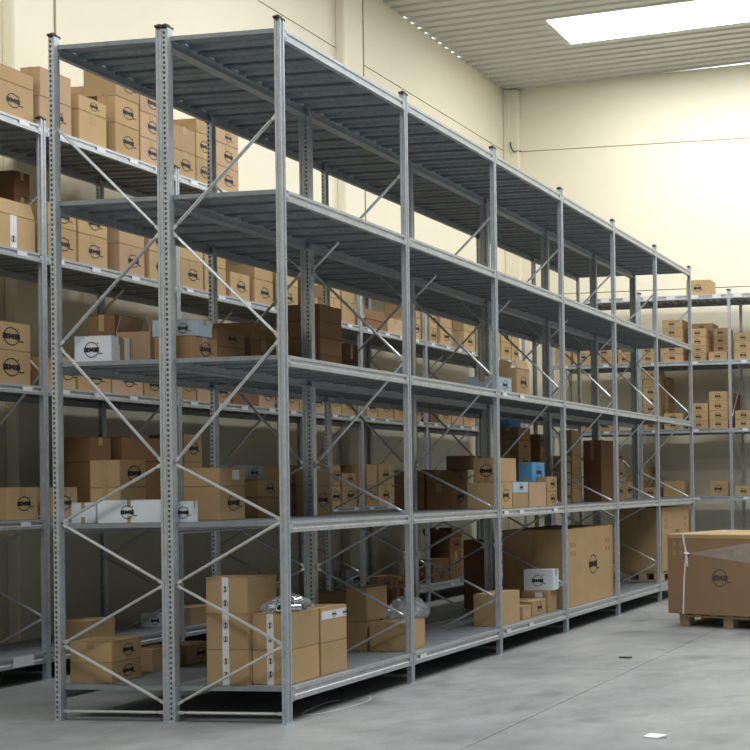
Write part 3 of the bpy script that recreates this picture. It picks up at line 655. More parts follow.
(3.065, 3.02, 4.487, 0.192, 0.3, 0.228, 0.0, 'k', 'f', 0, '', 0, 0, 0, "tan carton with logo, second up of three, eighth stack from left, wall rack's top shelf", "cartons on the wall rack's top shelf"),
(3.065, 3.02, 4.716, 0.192, 0.3, 0.118, 0.0, 'k', '', 0, '', 0, 0, 0, "tan carton, topmost of three, eighth stack from left, wall rack's top shelf", "cartons on the wall rack's top shelf"),
(3.321, 3.02, 4.245, 0.299, 0.4, 0.242, 0.0, 'p', 'f', 0, '', 0, 0, 0, "pinkish-tan carton with logo, lowest of three, ninth stack from left, wall rack's top shelf", "cartons on the wall rack's top shelf"),
(3.321, 3.02, 4.488, 0.299, 0.4, 0.215, 0.0, 'p', 'f', 0, '', 0, 0, 0, "pinkish-tan carton with logo, second up of three, ninth stack from left, wall rack's top shelf", "cartons on the wall rack's top shelf"),
(3.321, 3.02, 4.704, 0.299, 0.4, 0.14, 0.0, 'p', 'f', 0, '', 0, 0, 0, "pinkish-tan carton with logo, topmost of three, ninth stack from left, wall rack's top shelf", "cartons on the wall rack's top shelf"),
(0.935, 3.02, 3.258, 0.419, 0.42, 0.255, 0.0, 'k', '', 2, 'v', 0, 0, 0, "open tan carton, first place from left, wall rack's second shelf", "cartons on the wall rack's second shelf"),
(1.626, 3.47, 3.258, 0.145, 0.22, 0.54, 0.0, 'd', '', 0, '', 0, 0, 0, "dark brown carton, lowest of two, second stack from left, wall rack's second shelf", "cartons on the wall rack's second shelf"),
(1.626, 3.47, 3.799, 0.145, 0.22, 0.198, 0.0, 'd', '', 0, '', 0, 0, 0, "dark brown carton, topmost of two, second stack from left, wall rack's second shelf", "cartons on the wall rack's second shelf"),
(1.468, 3.02, 3.258, 0.268, 0.3, 0.252, 0.0, 'k', 'f', 0, '', 0, 0, 0, "tan carton with logo, lowest of two, third stack from left, wall rack's second shelf", "cartons on the wall rack's second shelf"),
(1.468, 3.02, 3.511, 0.268, 0.3, 0.179, 0.0, 'k', 'f', 0, '', 0, 0, 0, "tan carton with logo, topmost of two, third stack from left, wall rack's second shelf", "cartons on the wall rack's second shelf"),
(1.755, 3.02, 3.258, 0.288, 0.3, 0.252, 0.0, 'k', 'f', 0, '', 0, 0, 0, "tan carton with logo, lowest of two, fourth stack from left, wall rack's second shelf", "cartons on the wall rack's second shelf"),
(1.755, 3.02, 3.511, 0.288, 0.3, 0.202, 0.0, 'k', 'f', 0, '', 0, 0, 0, "tan carton with logo, topmost of two, fourth stack from left, wall rack's second shelf", "cartons on the wall rack's second shelf"),
(2.166, 3.02, 3.258, 0.271, 0.35, 0.251, 0.0, 'p', 'f', 0, '', 0, 0, 0, "pinkish-tan carton with logo, lowest of two, fifth stack from left, wall rack's second shelf", "cartons on the wall rack's second shelf"),
(2.166, 3.02, 3.51, 0.271, 0.35, 0.18, 0.0, 'p', '', 0, '', 0, 0, 0, "pinkish-tan carton, topmost of two, fifth stack from left, wall rack's second shelf", "cartons on the wall rack's second shelf"),
(2.492, 3.02, 3.258, 0.242, 0.35, 0.254, 0.0, 'k', 'f', 0, '', 0, 0, 0, "tan carton with logo, lowest of two, sixth stack from left, wall rack's second shelf", "cartons on the wall rack's second shelf"),
(2.492, 3.02, 3.513, 0.242, 0.35, 0.181, 0.0, 'k', 'f', 0, '', 0, 0, 0, "tan carton with logo, topmost of two, sixth stack from left, wall rack's second shelf", "cartons on the wall rack's second shelf"),
(2.847, 3.02, 3.258, 0.285, 0.3, 0.257, 0.0, 'k', 'f', 0, '', 0, 0, 0, "tan carton with logo, lowest of two, seventh stack from left, wall rack's second shelf", "cartons on the wall rack's second shelf"),
(2.847, 3.02, 3.516, 0.285, 0.3, 0.174, 0.0, 'k', '', 0, '', 0, 0, 0, "tan carton, topmost of two, seventh stack from left, wall rack's second shelf", "cartons on the wall rack's second shelf"),
(3.156, 3.02, 3.258, 0.275, 0.3, 0.255, 0.0, 'k', '', 0, '', 0, 0, 0, "tan carton, lowest of two, eighth stack from left, wall rack's second shelf", "cartons on the wall rack's second shelf"),
(3.156, 3.02, 3.514, 0.275, 0.3, 0.206, 0.0, 'k', '', 0, '', 0, 0, 0, "tan carton, topmost of two, eighth stack from left, wall rack's second shelf", "cartons on the wall rack's second shelf"),
(3.492, 3.02, 3.258, 0.265, 0.3, 0.253, 0.0, 'k', 'f', 0, '', 0, 0, 0, "tan carton with logo, ninth place from left, wall rack's second shelf", "cartons on the wall rack's second shelf"),
(3.827, 3.02, 3.258, 0.274, 0.3, 0.244, 0.0, 'k', 'f', 0, '', 0, 0, 0, "tan carton with logo, lowest of two, tenth stack from left, wall rack's second shelf", "cartons on the wall rack's second shelf"),
(3.827, 3.02, 3.503, 0.274, 0.3, 0.136, 0.0, 'k', '', 0, '', 0, 0, 0, "tan carton, topmost of two, tenth stack from left, wall rack's second shelf", "cartons on the wall rack's second shelf"),
(4.166, 3.02, 3.258, 0.326, 0.3, 0.256, 0.0, 'k', 'f', 0, '', 0, 0, 0, "tan carton with logo, lowest of two, eleventh stack from left, wall rack's second shelf", "cartons on the wall rack's second shelf"),
(4.166, 3.02, 3.515, 0.326, 0.3, 0.166, 0.0, 'k', '', 0, '', 0, 0, 0, "tan carton, topmost of two, eleventh stack from left, wall rack's second shelf", "cartons on the wall rack's second shelf"),
(4.621, 3.02, 3.258, 0.324, 0.35, 0.204, 0.0, 'd', '', 0, '', 0, 0, 0, "dark brown carton, lowest of two, twelfth stack from left, wall rack's second shelf", "cartons on the wall rack's second shelf"),
(4.621, 3.02, 3.463, 0.324, 0.35, 0.188, 0.0, 'd', '', 0, '', 0, 0, 0, "dark brown carton, topmost of two, twelfth stack from left, wall rack's second shelf", "cartons on the wall rack's second shelf"),
(4.997, 3.02, 3.258, 0.224, 0.3, 0.25, 0.0, 'k', '', 0, '', 0, 0, 0, "tan carton, lowest of two, thirteenth stack from left, wall rack's second shelf", "cartons on the wall rack's second shelf"),
(4.997, 3.02, 3.509, 0.224, 0.3, 0.124, 0.0, 'k', '', 0, '', 0, 0, 0, "tan carton, topmost of two, thirteenth stack from left, wall rack's second shelf", "cartons on the wall rack's second shelf"),
(5.247, 3.02, 3.258, 0.247, 0.3, 0.237, 0.0, 'k', '', 0, '', 0, 0, 0, "tan carton, lowest of two, fourteenth stack from left, wall rack's second shelf", "cartons on the wall rack's second shelf"),
(5.247, 3.02, 3.496, 0.247, 0.3, 0.187, 0.0, 'k', '', 0, '', 0, 0, 0, "tan carton, topmost of two, fourteenth stack from left, wall rack's second shelf", "cartons on the wall rack's second shelf"),
(5.699, 3.02, 3.258, 0.405, 0.35, 0.113, 0.0, 'd', '', 2, '', 0, 0, 0, "open dark brown carton, fifteenth place from left, wall rack's second shelf", "cartons on the wall rack's second shelf"),
(6.146, 3.02, 3.258, 0.323, 0.35, 0.187, 0.0, 'p', '', 0, '', 0, 0, 0, "pinkish-tan carton, sixteenth place from left, wall rack's second shelf", "cartons on the wall rack's second shelf"),
(6.648, 3.02, 3.258, 0.226, 0.35, 0.265, 0.0, 'k', 'f', 0, '', 0, 0, 0, "tan carton with logo, lowest of two, seventeenth stack from left, wall rack's second shelf", "cartons on the wall rack's second shelf"),
(6.648, 3.02, 3.524, 0.226, 0.35, 0.184, 0.0, 'k', '', 0, '', 0, 0, 0, "tan carton, topmost of two, seventeenth stack from left, wall rack's second shelf", "cartons on the wall rack's second shelf"),
(7.075, 3.02, 3.258, 0.182, 0.3, 0.19, 0.0, 'k', 'f', 0, '', 0, 0, 0, "tan carton with logo, lowest of two, eighteenth stack from left, wall rack's second shelf", "cartons on the wall rack's second shelf"),
(7.075, 3.02, 3.449, 0.182, 0.3, 0.239, 0.0, 'k', 'f', 0, '', 0, 0, 0, "tan carton with logo, topmost of two, eighteenth stack from left, wall rack's second shelf", "cartons on the wall rack's second shelf"),
(7.344, 3.02, 3.258, 0.279, 0.35, 0.239, 0.0, 'k', 'f', 0, '', 0, 0, 0, "tan carton with logo, lowest of two, nineteenth stack from left, wall rack's second shelf", "cartons on the wall rack's second shelf"),
(7.344, 3.02, 3.498, 0.279, 0.35, 0.23, 0.0, 'k', '', 0, '', 0, 0, 0, "tan carton, topmost of two, nineteenth stack from left, wall rack's second shelf", "cartons on the wall rack's second shelf"),
(7.951, 3.02, 3.258, 0.303, 0.164, 0.259, 0.0, 'k', 'f', 0, '', 0, 0, 0, "tan carton with logo, lowest of two, twentieth stack from left, wall rack's second shelf", "cartons on the wall rack's second shelf"),
(7.951, 3.02, 3.518, 0.303, 0.164, 0.255, 0.0, 'k', 'f', 0, '', 0, 0, 0, "tan carton with logo, topmost of two, twentieth stack from left, wall rack's second shelf", "cartons on the wall rack's second shelf"),
(8.537, 3.02, 3.258, 0.448, 0.3, 0.233, 0.0, 'k', 'f', 0, '', 0, 0, 0, "tan carton with logo, lowest of two, twenty-first stack from left, wall rack's second shelf", "cartons on the wall rack's second shelf"),
(8.537, 3.02, 3.492, 0.448, 0.3, 0.181, 0.0, 'k', '', 0, '', 0, 0, 0, "tan carton, topmost of two, twenty-first stack from left, wall rack's second shelf", "cartons on the wall rack's second shelf"),
(9.023, 3.02, 3.258, 0.305, 0.3, 0.246, 0.0, 'k', 'f', 0, '', 0, 0, 0, "tan carton with logo, lowest of two, twenty-second stack from left, wall rack's second shelf", "cartons on the wall rack's second shelf"),
(9.023, 3.02, 3.505, 0.305, 0.3, 0.179, 0.0, 'k', 'f', 0, '', 0, 0, 0, "tan carton with logo, topmost of two, twenty-second stack from left, wall rack's second shelf", "cartons on the wall rack's second shelf"),
(9.358, 3.02, 3.258, 0.228, 0.3, 0.227, 0.0, 'k', 'f', 0, '', 0, 0, 0, "tan carton with logo, lowest of two, twenty-third stack from left, wall rack's second shelf", "cartons on the wall rack's second shelf"),
(9.358, 3.02, 3.486, 0.228, 0.3, 0.175, 0.0, 'k', '', 0, '', 0, 0, 0, "tan carton, topmost of two, twenty-third stack from left, wall rack's second shelf", "cartons on the wall rack's second shelf"),
(0.949, 3.02, 2.245, 0.355, 0.45, 0.251, 0.0, 'k', 'f', 0, '', 0, 0, 0.068, "tan carton with logo, lowest of two, first stack from left, wall rack's middle shelf", "cartons on the wall rack's middle shelf"),
(0.949, 3.02, 2.497, 0.355, 0.45, 0.208, 0.0, 'k', 'f', 0, '', 0, 0, 0.068, "tan carton with logo, topmost of two, first stack from left, wall rack's middle shelf", "cartons on the wall rack's middle shelf"),
(1.406, 3.02, 2.245, 0.14, 0.35, 0.226, 0.0, 'k', '', 0, '', 0, 0, 0, "tan carton, second place from left, wall rack's middle shelf", "cartons on the wall rack's middle shelf"),
(1.548, 3.02, 2.245, 0.168, 0.42, 0.249, 0.0, 'k', 'f', 0, '', 0, 0, 0, "tan carton with logo, third place from left, wall rack's middle shelf", "cartons on the wall rack's middle shelf"),
(1.74, 3.02, 2.245, 0.323, 0.42, 0.229, 0.0, 'k', 'f', 0, '', 0, 0, 0, "tan carton with logo, fourth place from left, wall rack's middle shelf", "cartons on the wall rack's middle shelf"),
(2.078, 3.02, 2.245, 0.325, 0.42, 0.239, 0.0, 'p', 'f', 0, '', 0, 0, 0, "pinkish-tan carton with logo, fifth place from left, wall rack's middle shelf", "cartons on the wall rack's middle shelf"),
(2.42, 3.02, 2.245, 0.209, 0.42, 0.219, 0.0, 'k', 'f', 0, '', 0, 0, 0, "tan carton with logo, sixth place from left, wall rack's middle shelf", "cartons on the wall rack's middle shelf"),
(2.834, 3.02, 2.245, 0.19, 0.42, 0.259, 0.0, 'k', 'f', 0, '', 0, 0, 0, "tan carton with logo, seventh place from left, wall rack's middle shelf", "cartons on the wall rack's middle shelf"),
(3.043, 3.02, 2.245, 0.171, 0.42, 0.249, 0.0, 'p', '', 0, 'e', 0, 0, 0, "pinkish-tan carton, eighth place from left, wall rack's middle shelf", "cartons on the wall rack's middle shelf"),
(3.253, 3.02, 2.245, 0.226, 0.42, 0.219, 0.0, 'k', 'f', 0, '', 0, 0, 0, "tan carton with logo, ninth place from left, wall rack's middle shelf", "cartons on the wall rack's middle shelf"),
(3.506, 3.02, 2.245, 0.352, 0.42, 0.269, 0.0, 'd', '', 0, '', 0, 0, 0, "dark brown carton, tenth place from left, wall rack's middle shelf", "cartons on the wall rack's middle shelf"),
(3.872, 3.02, 2.245, 0.238, 0.42, 0.239, 0.0, 'p', 'f', 0, '', 0, 0, 0, "pinkish-tan carton with logo, eleventh place from left, wall rack's middle shelf", "cartons on the wall rack's middle shelf"),
(4.247, 3.02, 2.245, 0.238, 0.42, 0.249, 0.0, 'k', 'f', 0, '', 0, 0, 0, "tan carton with logo, twelfth place from left, wall rack's middle shelf", "cartons on the wall rack's middle shelf"),
(4.501, 3.02, 2.245, 0.165, 0.42, 0.229, 0.0, 'k', '', 0, '', 0, 0, 0, "tan carton, thirteenth place from left, wall rack's middle shelf", "cartons on the wall rack's middle shelf"),
(4.682, 3.02, 2.245, 0.239, 0.42, 0.219, 0.0, 'p', 'f', 0, '', 0, 0, 0, "pinkish-tan carton with logo, fourteenth place from left, wall rack's middle shelf", "cartons on the wall rack's middle shelf"),
(4.973, 3.02, 2.245, 0.232, 0.42, 0.259, 0.0, 'k', 'f', 0, '', 0, 0, 0, "tan carton with logo, fifteenth place from left, wall rack's middle shelf", "cartons on the wall rack's middle shelf"),
(5.223, 3.02, 2.245, 0.261, 0.42, 0.239, 0.0, 'k', 'f', 0, '', 0, 0, 0, "tan carton with logo, sixteenth place from left, wall rack's middle shelf", "cartons on the wall rack's middle shelf"),
(5.696, 3.02, 2.245, 0.199, 0.42, 0.219, 0.0, 'p', 'f', 0, '', 0, 0, 0, "pinkish-tan carton with logo, seventeenth place from left, wall rack's middle shelf", "cartons on the wall rack's middle shelf"),
(5.915, 3.02, 2.245, 0.312, 0.42, 0.249, 0.0, 'k', 'f', 0, '', 0, 0, 0, "tan carton with logo, eighteenth place from left, wall rack's middle shelf", "cartons on the wall rack's middle shelf"),
(6.269, 3.02, 2.245, 0.261, 0.42, 0.239, 0.0, 'k', 'f', 0, '', 0, 0, 0, "tan carton with logo, nineteenth place from left, wall rack's middle shelf", "cartons on the wall rack's middle shelf"),
(6.619, 3.02, 2.245, 0.229, 0.42, 0.229, 0.0, 'p', 'f', 0, '', 0, 0, 0, "pinkish-tan carton with logo, twentieth place from left, wall rack's middle shelf", "cartons on the wall rack's middle shelf"),
(7.059, 3.02, 2.245, 0.194, 0.42, 0.249, 0.0, 'd', '', 0, '', 0, 0, 0, "dark brown carton, twenty-first place from left, wall rack's middle shelf", "cartons on the wall rack's middle shelf"),
(7.277, 3.02, 2.245, 0.302, 0.42, 0.239, 0.0, 'k', 'f', 0, '', 0, 0, 0, "tan carton with logo, twenty-second place from left, wall rack's middle shelf", "cartons on the wall rack's middle shelf"),
(7.604, 3.02, 2.245, 0.289, 0.42, 0.229, 0.0, 'p', '', 0, '', 0, 0, 0, "pinkish-tan carton, twenty-third place from left, wall rack's middle shelf", "cartons on the wall rack's middle shelf"),
(7.92, 3.02, 2.245, 0.301, 0.42, 0.249, 0.0, 'k', 'f', 0, '', 0, 0, 0, "tan carton with logo, twenty-fourth place from left, wall rack's middle shelf", "cartons on the wall rack's middle shelf"),
(1.092, 3.02, 1.228, 0.262, 0.35, 0.246, 0.0, 'k', 'f', 0, '', 0, 0, 0, "tan carton with logo, first place from left, wall rack's fourth shelf", "cartons on the wall rack's fourth shelf"),
(1.464, 3.02, 1.228, 0.255, 0.3, 0.243, 0.0, 'p', 'f', 0, '', 0, 0, 0, "pinkish-tan carton with logo, second place from left, wall rack's fourth shelf", "cartons on the wall rack's fourth shelf"),
(1.864, 3.04, 1.228, 0.212, 0.245, 0.444, 0.0, 'd', '', 0, '', 0, 0, 0, "dark brown carton, lowest of two, third stack from left, wall rack's fourth shelf", "cartons on the wall rack's fourth shelf"),
(1.864, 3.04, 1.673, 0.212, 0.245, 0.201, 0.0, 'd', '', 0, '', 0, 0, 0, "dark brown carton, topmost of two, third stack from left, wall rack's fourth shelf", "cartons on the wall rack's fourth shelf"),
(2.19, 3.04, 1.228, 0.441, 0.3, 0.458, 0.0, 'd', '', 0, '', 0, 0, 0, "dark brown carton, lowest of two, fourth stack from left, wall rack's fourth shelf", "cartons on the wall rack's fourth shelf"),
(2.19, 3.04, 1.687, 0.441, 0.3, 0.2, 0.0, 'd', '', 0, '', 0, 0, 0, "dark brown carton, topmost of two, fourth stack from left, wall rack's fourth shelf", "cartons on the wall rack's fourth shelf"),
(2.891, 3.04, 1.228, 0.222, 0.35, 0.459, 0.0, 'k', '', 0, '', 0, 0, 0, "tan carton, lowest of two, fifth stack from left, wall rack's fourth shelf", "cartons on the wall rack's fourth shelf"),
(2.891, 3.04, 1.688, 0.222, 0.35, 0.251, 0.0, 'k', 'f', 0, '', 0, 0, 0, "tan carton with logo, topmost of two, fifth stack from left, wall rack's fourth shelf", "cartons on the wall rack's fourth shelf"),
(4.665, 3.02, 1.228, 0.169, 0.35, 0.231, 0.0, 'k', 'f', 0, '', 0, 0, 0, "tan carton with logo, lowest of two, sixth stack from left, wall rack's fourth shelf", "cartons on the wall rack's fourth shelf"),
(4.665, 3.02, 1.46, 0.169, 0.35, 0.221, 0.0, 'k', 'f', 0, '', 0, 0, 0, "tan carton with logo, topmost of two, sixth stack from left, wall rack's fourth shelf", "cartons on the wall rack's fourth shelf"),
(5.008, 3.02, 1.228, 0.169, 0.35, 0.234, 0.0, 'k', 'f', 0, '', 0, 0, 0, "tan carton with logo, lowest of two, seventh stack from left, wall rack's fourth shelf", "cartons on the wall rack's fourth shelf"),
(5.008, 3.02, 1.463, 0.169, 0.35, 0.221, 0.0, 'k', 'f', 0, '', 0, 0, 0, "tan carton with logo, topmost of two, seventh stack from left, wall rack's fourth shelf", "cartons on the wall rack's fourth shelf"),
(5.214, 3.02, 1.228, 0.269, 0.35, 0.244, 0.0, 'k', 'f', 0, '', 0, 0, 0, "tan carton with logo, lowest of two, eighth stack from left, wall rack's fourth shelf", "cartons on the wall rack's fourth shelf"),
(5.214, 3.02, 1.473, 0.269, 0.35, 0.126, 0.0, 'k', 'f', 0, '', 0, 0, 0, "tan carton with logo, topmost of two, eighth stack from left, wall rack's fourth shelf", "cartons on the wall rack's fourth shelf"),
(5.676, 3.02, 1.228, 0.199, 0.35, 0.236, 0.0, 'k', 'f', 0, '', 0, 0, 0, "tan carton with logo, lowest of two, ninth stack from left, wall rack's fourth shelf", "cartons on the wall rack's fourth shelf"),
(5.676, 3.02, 1.465, 0.199, 0.35, 0.233, 0.0, 'k', '', 0, '', 0, 0, 0, "tan carton, topmost of two, ninth stack from left, wall rack's fourth shelf", "cartons on the wall rack's fourth shelf"),
(5.915, 3.02, 1.228, 0.269, 0.35, 0.235, 0.0, 'k', 'f', 0, '', 0, 0, 0, "tan carton with logo, lowest of two, tenth stack from left, wall rack's fourth shelf", "cartons on the wall rack's fourth shelf"),
(5.915, 3.02, 1.464, 0.269, 0.35, 0.242, 0.0, 'k', 'f', 0, '', 0, 0, 0, "tan carton with logo, topmost of two, tenth stack from left, wall rack's fourth shelf", "cartons on the wall rack's fourth shelf"),
(2.786, 3.098, 0.22, 0.14, 0.302, 0.122, 0.0, 'w', 'e', 0, '', 0, 0, 0, "white carton with logo, second place from left, wall rack's bottom shelf", "cartons on the wall rack's bottom shelf"),
(6.216, 3.646, 0.22, 0.392, 0.14, 0.232, 0.0, 'w', 'f', 0, '', 0, 0, 0, "white carton with logo, fourth place from left, wall rack's bottom shelf", "cartons on the wall rack's bottom shelf"),
(5.887, 3.03, 0.22, 0.331, 0.25, 0.179, 0.0, 'd', 'f', 0, '', 0, 0, 0, "dark brown carton with logo, fifth place from left, wall rack's bottom shelf", "cartons on the wall rack's bottom shelf"),
(6.243, 3.03, 0.22, 0.212, 0.25, 0.149, 0.0, 'd', 'f', 0, '', 0, 0, 0, "dark brown carton with logo, sixth place from left, wall rack's bottom shelf", "cartons on the wall rack's bottom shelf"),
(7.635, 3.09, 0.22, 0.314, 0.35, 0.352, 0.0, 'd', '', 0, '', 0, 0, 0, "dark brown carton, lowest of two, eighth stack from left, wall rack's bottom shelf", "cartons on the wall rack's bottom shelf"),
(7.635, 3.09, 0.573, 0.314, 0.35, 0.196, 0.0, 'd', 'f', 1, '', 0, 0, 0, "open dark brown carton, topmost of two, eighth stack from left, wall rack's bottom shelf", "cartons on the wall rack's bottom shelf"),
(7.099, 3.03, 0.22, 0.394, 0.3, 0.138, 0.0, 'd', 'f', 0, '', 0, 0, 0, "dark brown carton with logo, lowest of two, seventh stack from left, wall rack's bottom shelf", "cartons on the wall rack's bottom shelf"),
(7.099, 3.03, 0.359, 0.394, 0.3, 0.151, 0.0, 'd', '', 0, '', 0, 0, 0, "dark brown carton, topmost of two, seventh stack from left, wall rack's bottom shelf", "cartons on the wall rack's bottom shelf"),
(1.817, 3.03, 0.22, 0.27, 0.3, 0.174, 0.0, 'k', '', 0, '', 0, 0, 0, "tan carton, first place from left, wall rack's bottom shelf", "cartons on the wall rack's bottom shelf"),
(2.937, 3.03, 0.22, 0.27, 0.25, 0.157, 0.0, 'p', '', 0, '', 0, 0, 0, "pinkish-tan carton, third place from left, wall rack's bottom shelf", "cartons on the wall rack's bottom shelf"),
(10.185, 0.267, 4.245, 0.3, 0.371, 0.227, 0.0, 'k', 'e', 0, '', 0, 0, 0, "tan carton with logo, first place from left, far rack's top shelf", "cartons on the far rack's top shelf"),
(10.185, 2.483, 3.258, 0.3, 0.251, 0.249, 0.0, 'k', '', 0, '', 0, 0, 0, "tan carton, first place from left, far rack's second shelf", "cartons on the far rack's second shelf"),
(10.185, 2.148, 3.258, 0.3, 0.287, 0.238, 0.0, 'k', 'e', 0, '', 0, 0, 0, "tan carton with logo, second place from left, far rack's second shelf", "cartons on the far rack's second shelf"),
(10.185, 1.824, 3.258, 0.3, 0.23, 0.105, 0.0, 'k', 'e', 0, '', 0, 0, 0, "tan carton with logo, lowest of two, third stack from left, far rack's second shelf", "cartons on the far rack's second shelf"),
(10.185, 1.824, 3.364, 0.3, 0.23, 0.144, 0.0, 'k', 'e', 0, '', 0, 0, 0, "tan carton with logo, topmost of two, third stack from left, far rack's second shelf", "cartons on the far rack's second shelf"),
(10.185, 1.5, 3.258, 0.3, 0.221, 0.133, 0.0, 'k', 'e', 0, '', 0, 0, 0, "tan carton with logo, lowest of two, fourth stack from left, far rack's second shelf", "cartons on the far rack's second shelf"),
(10.185, 1.5, 3.392, 0.3, 0.221, 0.12, 0.0, 'k', 'e', 0, '', 0, 0, 0, "tan carton with logo, topmost of two, fourth stack from left, far rack's second shelf", "cartons on the far rack's second shelf"),
(10.185, 1.155, 3.258, 0.3, 0.184, 0.121, 0.0, 'k', 'e', 0, '', 0, 0, 0, "tan carton with logo, lowest of three, fifth stack from left, far rack's second shelf", "cartons on the far rack's second shelf"),
(10.185, 1.155, 3.38, 0.3, 0.184, 0.128, 0.0, 'k', 'e', 0, '', 0, 0, 0, "tan carton with logo, second up of three, fifth stack from left, far rack's second shelf", "cartons on the far rack's second shelf"),
(10.185, 1.155, 3.509, 0.3, 0.184, 0.127, 0.0, 'k', 'e', 0, '', 0, 0, 0, "tan carton with logo, topmost of three, fifth stack from left, far rack's second shelf", "cartons on the far rack's second shelf"),
(10.185, 0.71, 3.258, 0.3, 0.312, 0.124, 0.0, 'k', 'e', 0, '', 0, 0, 0, "tan carton with logo, lowest of five, sixth stack from left, far rack's second shelf", "cartons on the far rack's second shelf"),
(10.185, 0.71, 3.383, 0.3, 0.312, 0.127, 0.0, 'k', 'e', 0, '', 0, 0, 0, "tan carton with logo, second up of five, sixth stack from left, far rack's second shelf", "cartons on the far rack's second shelf"),
(10.185, 0.71, 3.511, 0.3, 0.312, 0.127, 0.0, 'k', 'e', 0, '', 0, 0, 0, "tan carton with logo, third up of five, sixth stack from left, far rack's second shelf", "cartons on the far rack's second shelf"),
(10.185, 0.71, 3.639, 0.3, 0.312, 0.127, 0.0, 'k', 'e', 0, '', 0, 0, 0, "tan carton with logo, fourth up of five, sixth stack from left, far rack's second shelf", "cartons on the far rack's second shelf"),
(10.185, 0.71, 3.767, 0.3, 0.312, 0.124, 0.0, 'k', 'e', 0, '', 0, 0, 0, "tan carton with logo, topmost of five, sixth stack from left, far rack's second shelf", "cartons on the far rack's second shelf"),
(10.185, 0.346, 3.258, 0.3, 0.247, 0.119, 0.0, 'k', 'e', 0, '', 0, 0, 0, "tan carton with logo, lowest of four, seventh stack from left, far rack's second shelf", "cartons on the far rack's second shelf"),
(10.185, 0.346, 3.378, 0.3, 0.247, 0.111, 0.0, 'k', 'e', 0, '', 0, 0, 0, "tan carton with logo, second up of four, seventh stack from left, far rack's second shelf", "cartons on the far rack's second shelf"),
(10.185, 0.346, 3.49, 0.3, 0.247, 0.127, 0.0, 'k', 'e', 0, '', 0, 0, 0, "tan carton with logo, third up of four, seventh stack from left, far rack's second shelf", "cartons on the far rack's second shelf"),
(10.185, 0.346, 3.618, 0.3, 0.247, 0.126, 0.0, 'k', 'e', 0, '', 0, 0, 0, "tan carton with logo, topmost of four, seventh stack from left, far rack's second shelf", "cartons on the far rack's second shelf"),
(10.52, 0.334, 3.258, 0.3, 0.331, 0.171, 0.0, 'k', '', 0, '', 0, 0, 0, "tan carton, lowest of five, eighth stack from left, far rack's second shelf", "cartons on the far rack's second shelf"),
(10.52, 0.334, 3.43, 0.3, 0.331, 0.107, 0.0, 'k', '', 0, '', 0, 0, 0, "tan carton, second up of five, eighth stack from left, far rack's second shelf", "cartons on the far rack's second shelf"),
(10.52, 0.334, 3.538, 0.3, 0.331, 0.121, 0.0, 'k', '', 0, '', 0, 0, 0, "tan carton, third up of five, eighth stack from left, far rack's second shelf", "cartons on the far rack's second shelf"),
(10.52, 0.334, 3.66, 0.3, 0.331, 0.106, 0.0, 'k', '', 0, '', 0, 0, 0, "tan carton, fourth up of five, eighth stack from left, far rack's second shelf", "cartons on the far rack's second shelf"),
(10.52, 0.334, 3.767, 0.3, 0.331, 0.098, 0.0, 'k', 'e', 0, '', 0, 0, 0, "tan carton with logo, topmost of five, eighth stack from left, far rack's second shelf", "cartons on the far rack's second shelf"),
(10.42, 0.071, 3.258, 0.3, 0.226, 0.15, 0.0, 'k', '', 0, '', 0, 0, 0, "tan carton, lowest of four, tenth stack from left, far rack's second shelf", "cartons on the far rack's second shelf"),
(10.42, 0.071, 3.409, 0.3, 0.226, 0.121, 0.0, 'k', 'e', 0, '', 0, 0, 0, "tan carton with logo, second up of four, tenth stack from left, far rack's second shelf", "cartons on the far rack's second shelf"),
(10.42, 0.071, 3.531, 0.3, 0.226, 0.112, 0.0, 'k', 'e', 0, '', 0, 0, 0, "tan carton with logo, third up of four, tenth stack from left, far rack's second shelf", "cartons on the far rack's second shelf"),
(10.42, 0.071, 3.644, 0.3, 0.226, 0.128, 0.0, 'k', 'e', 0, '', 0, 0, 0, "tan carton with logo, topmost of four, tenth stack from left, far rack's second shelf", "cartons on the far rack's second shelf"),
(10.185, 0.022, 3.258, 0.2, 0.285, 0.131, 0.0, 'k', 'e', 0, '', 0, 0, 0, "tan carton with logo, ninth place from left, far rack's second shelf", "cartons on the far rack's second shelf"),
(10.185, -0.377, 3.258, 0.3, 0.291, 0.141, 0.0, 'k', 'e', 0, '', 0, 0, 0, "tan carton with logo, lowest of three, eleventh stack from left, far rack's second shelf", "cartons on the far rack's second shelf"),
(10.185, -0.377, 3.4, 0.3, 0.291, 0.133, 0.0, 'k', 'e', 0, '', 0, 0, 0, "tan carton with logo, second up of three, eleventh stack from left, far rack's second shelf", "cartons on the far rack's second shelf"),
(10.185, -0.377, 3.534, 0.3, 0.291, 0.119, 0.0, 'k', 'e', 0, '', 0, 0, 0, "tan carton with logo, topmost of three, eleventh stack from left, far rack's second shelf", "cartons on the far rack's second shelf"),
(10.185, 2.085, 2.245, 0.3, 0.223, 0.153, 0.0, 'k', 'e', 0, '', 0, 0, 0, "tan carton with logo, first place from left, far rack's middle shelf", "cartons on the far rack's middle shelf"),
(10.185, 1.831, 2.245, 0.3, 0.222, 0.147, 0.0, 'k', 'e', 0, '', 0, 0, 0, "tan carton with logo, second place from left, far rack's middle shelf", "cartons on the far rack's middle shelf"),
(10.185, 1.092, 2.245, 0.3, 0.247, 0.122, 0.0, 'k', 'e', 0, '', 0, 0, 0, "tan carton with logo, lowest of seven, third stack from left, far rack's middle shelf", "cartons on the far rack's middle shelf"),
(10.185, 1.092, 2.368, 0.3, 0.247, 0.127, 0.0, 'k', 'e', 0, '', 0, 0, 0, "tan carton with logo, second up of seven, third stack from left, far rack's middle shelf", "cartons on the far rack's middle shelf"),
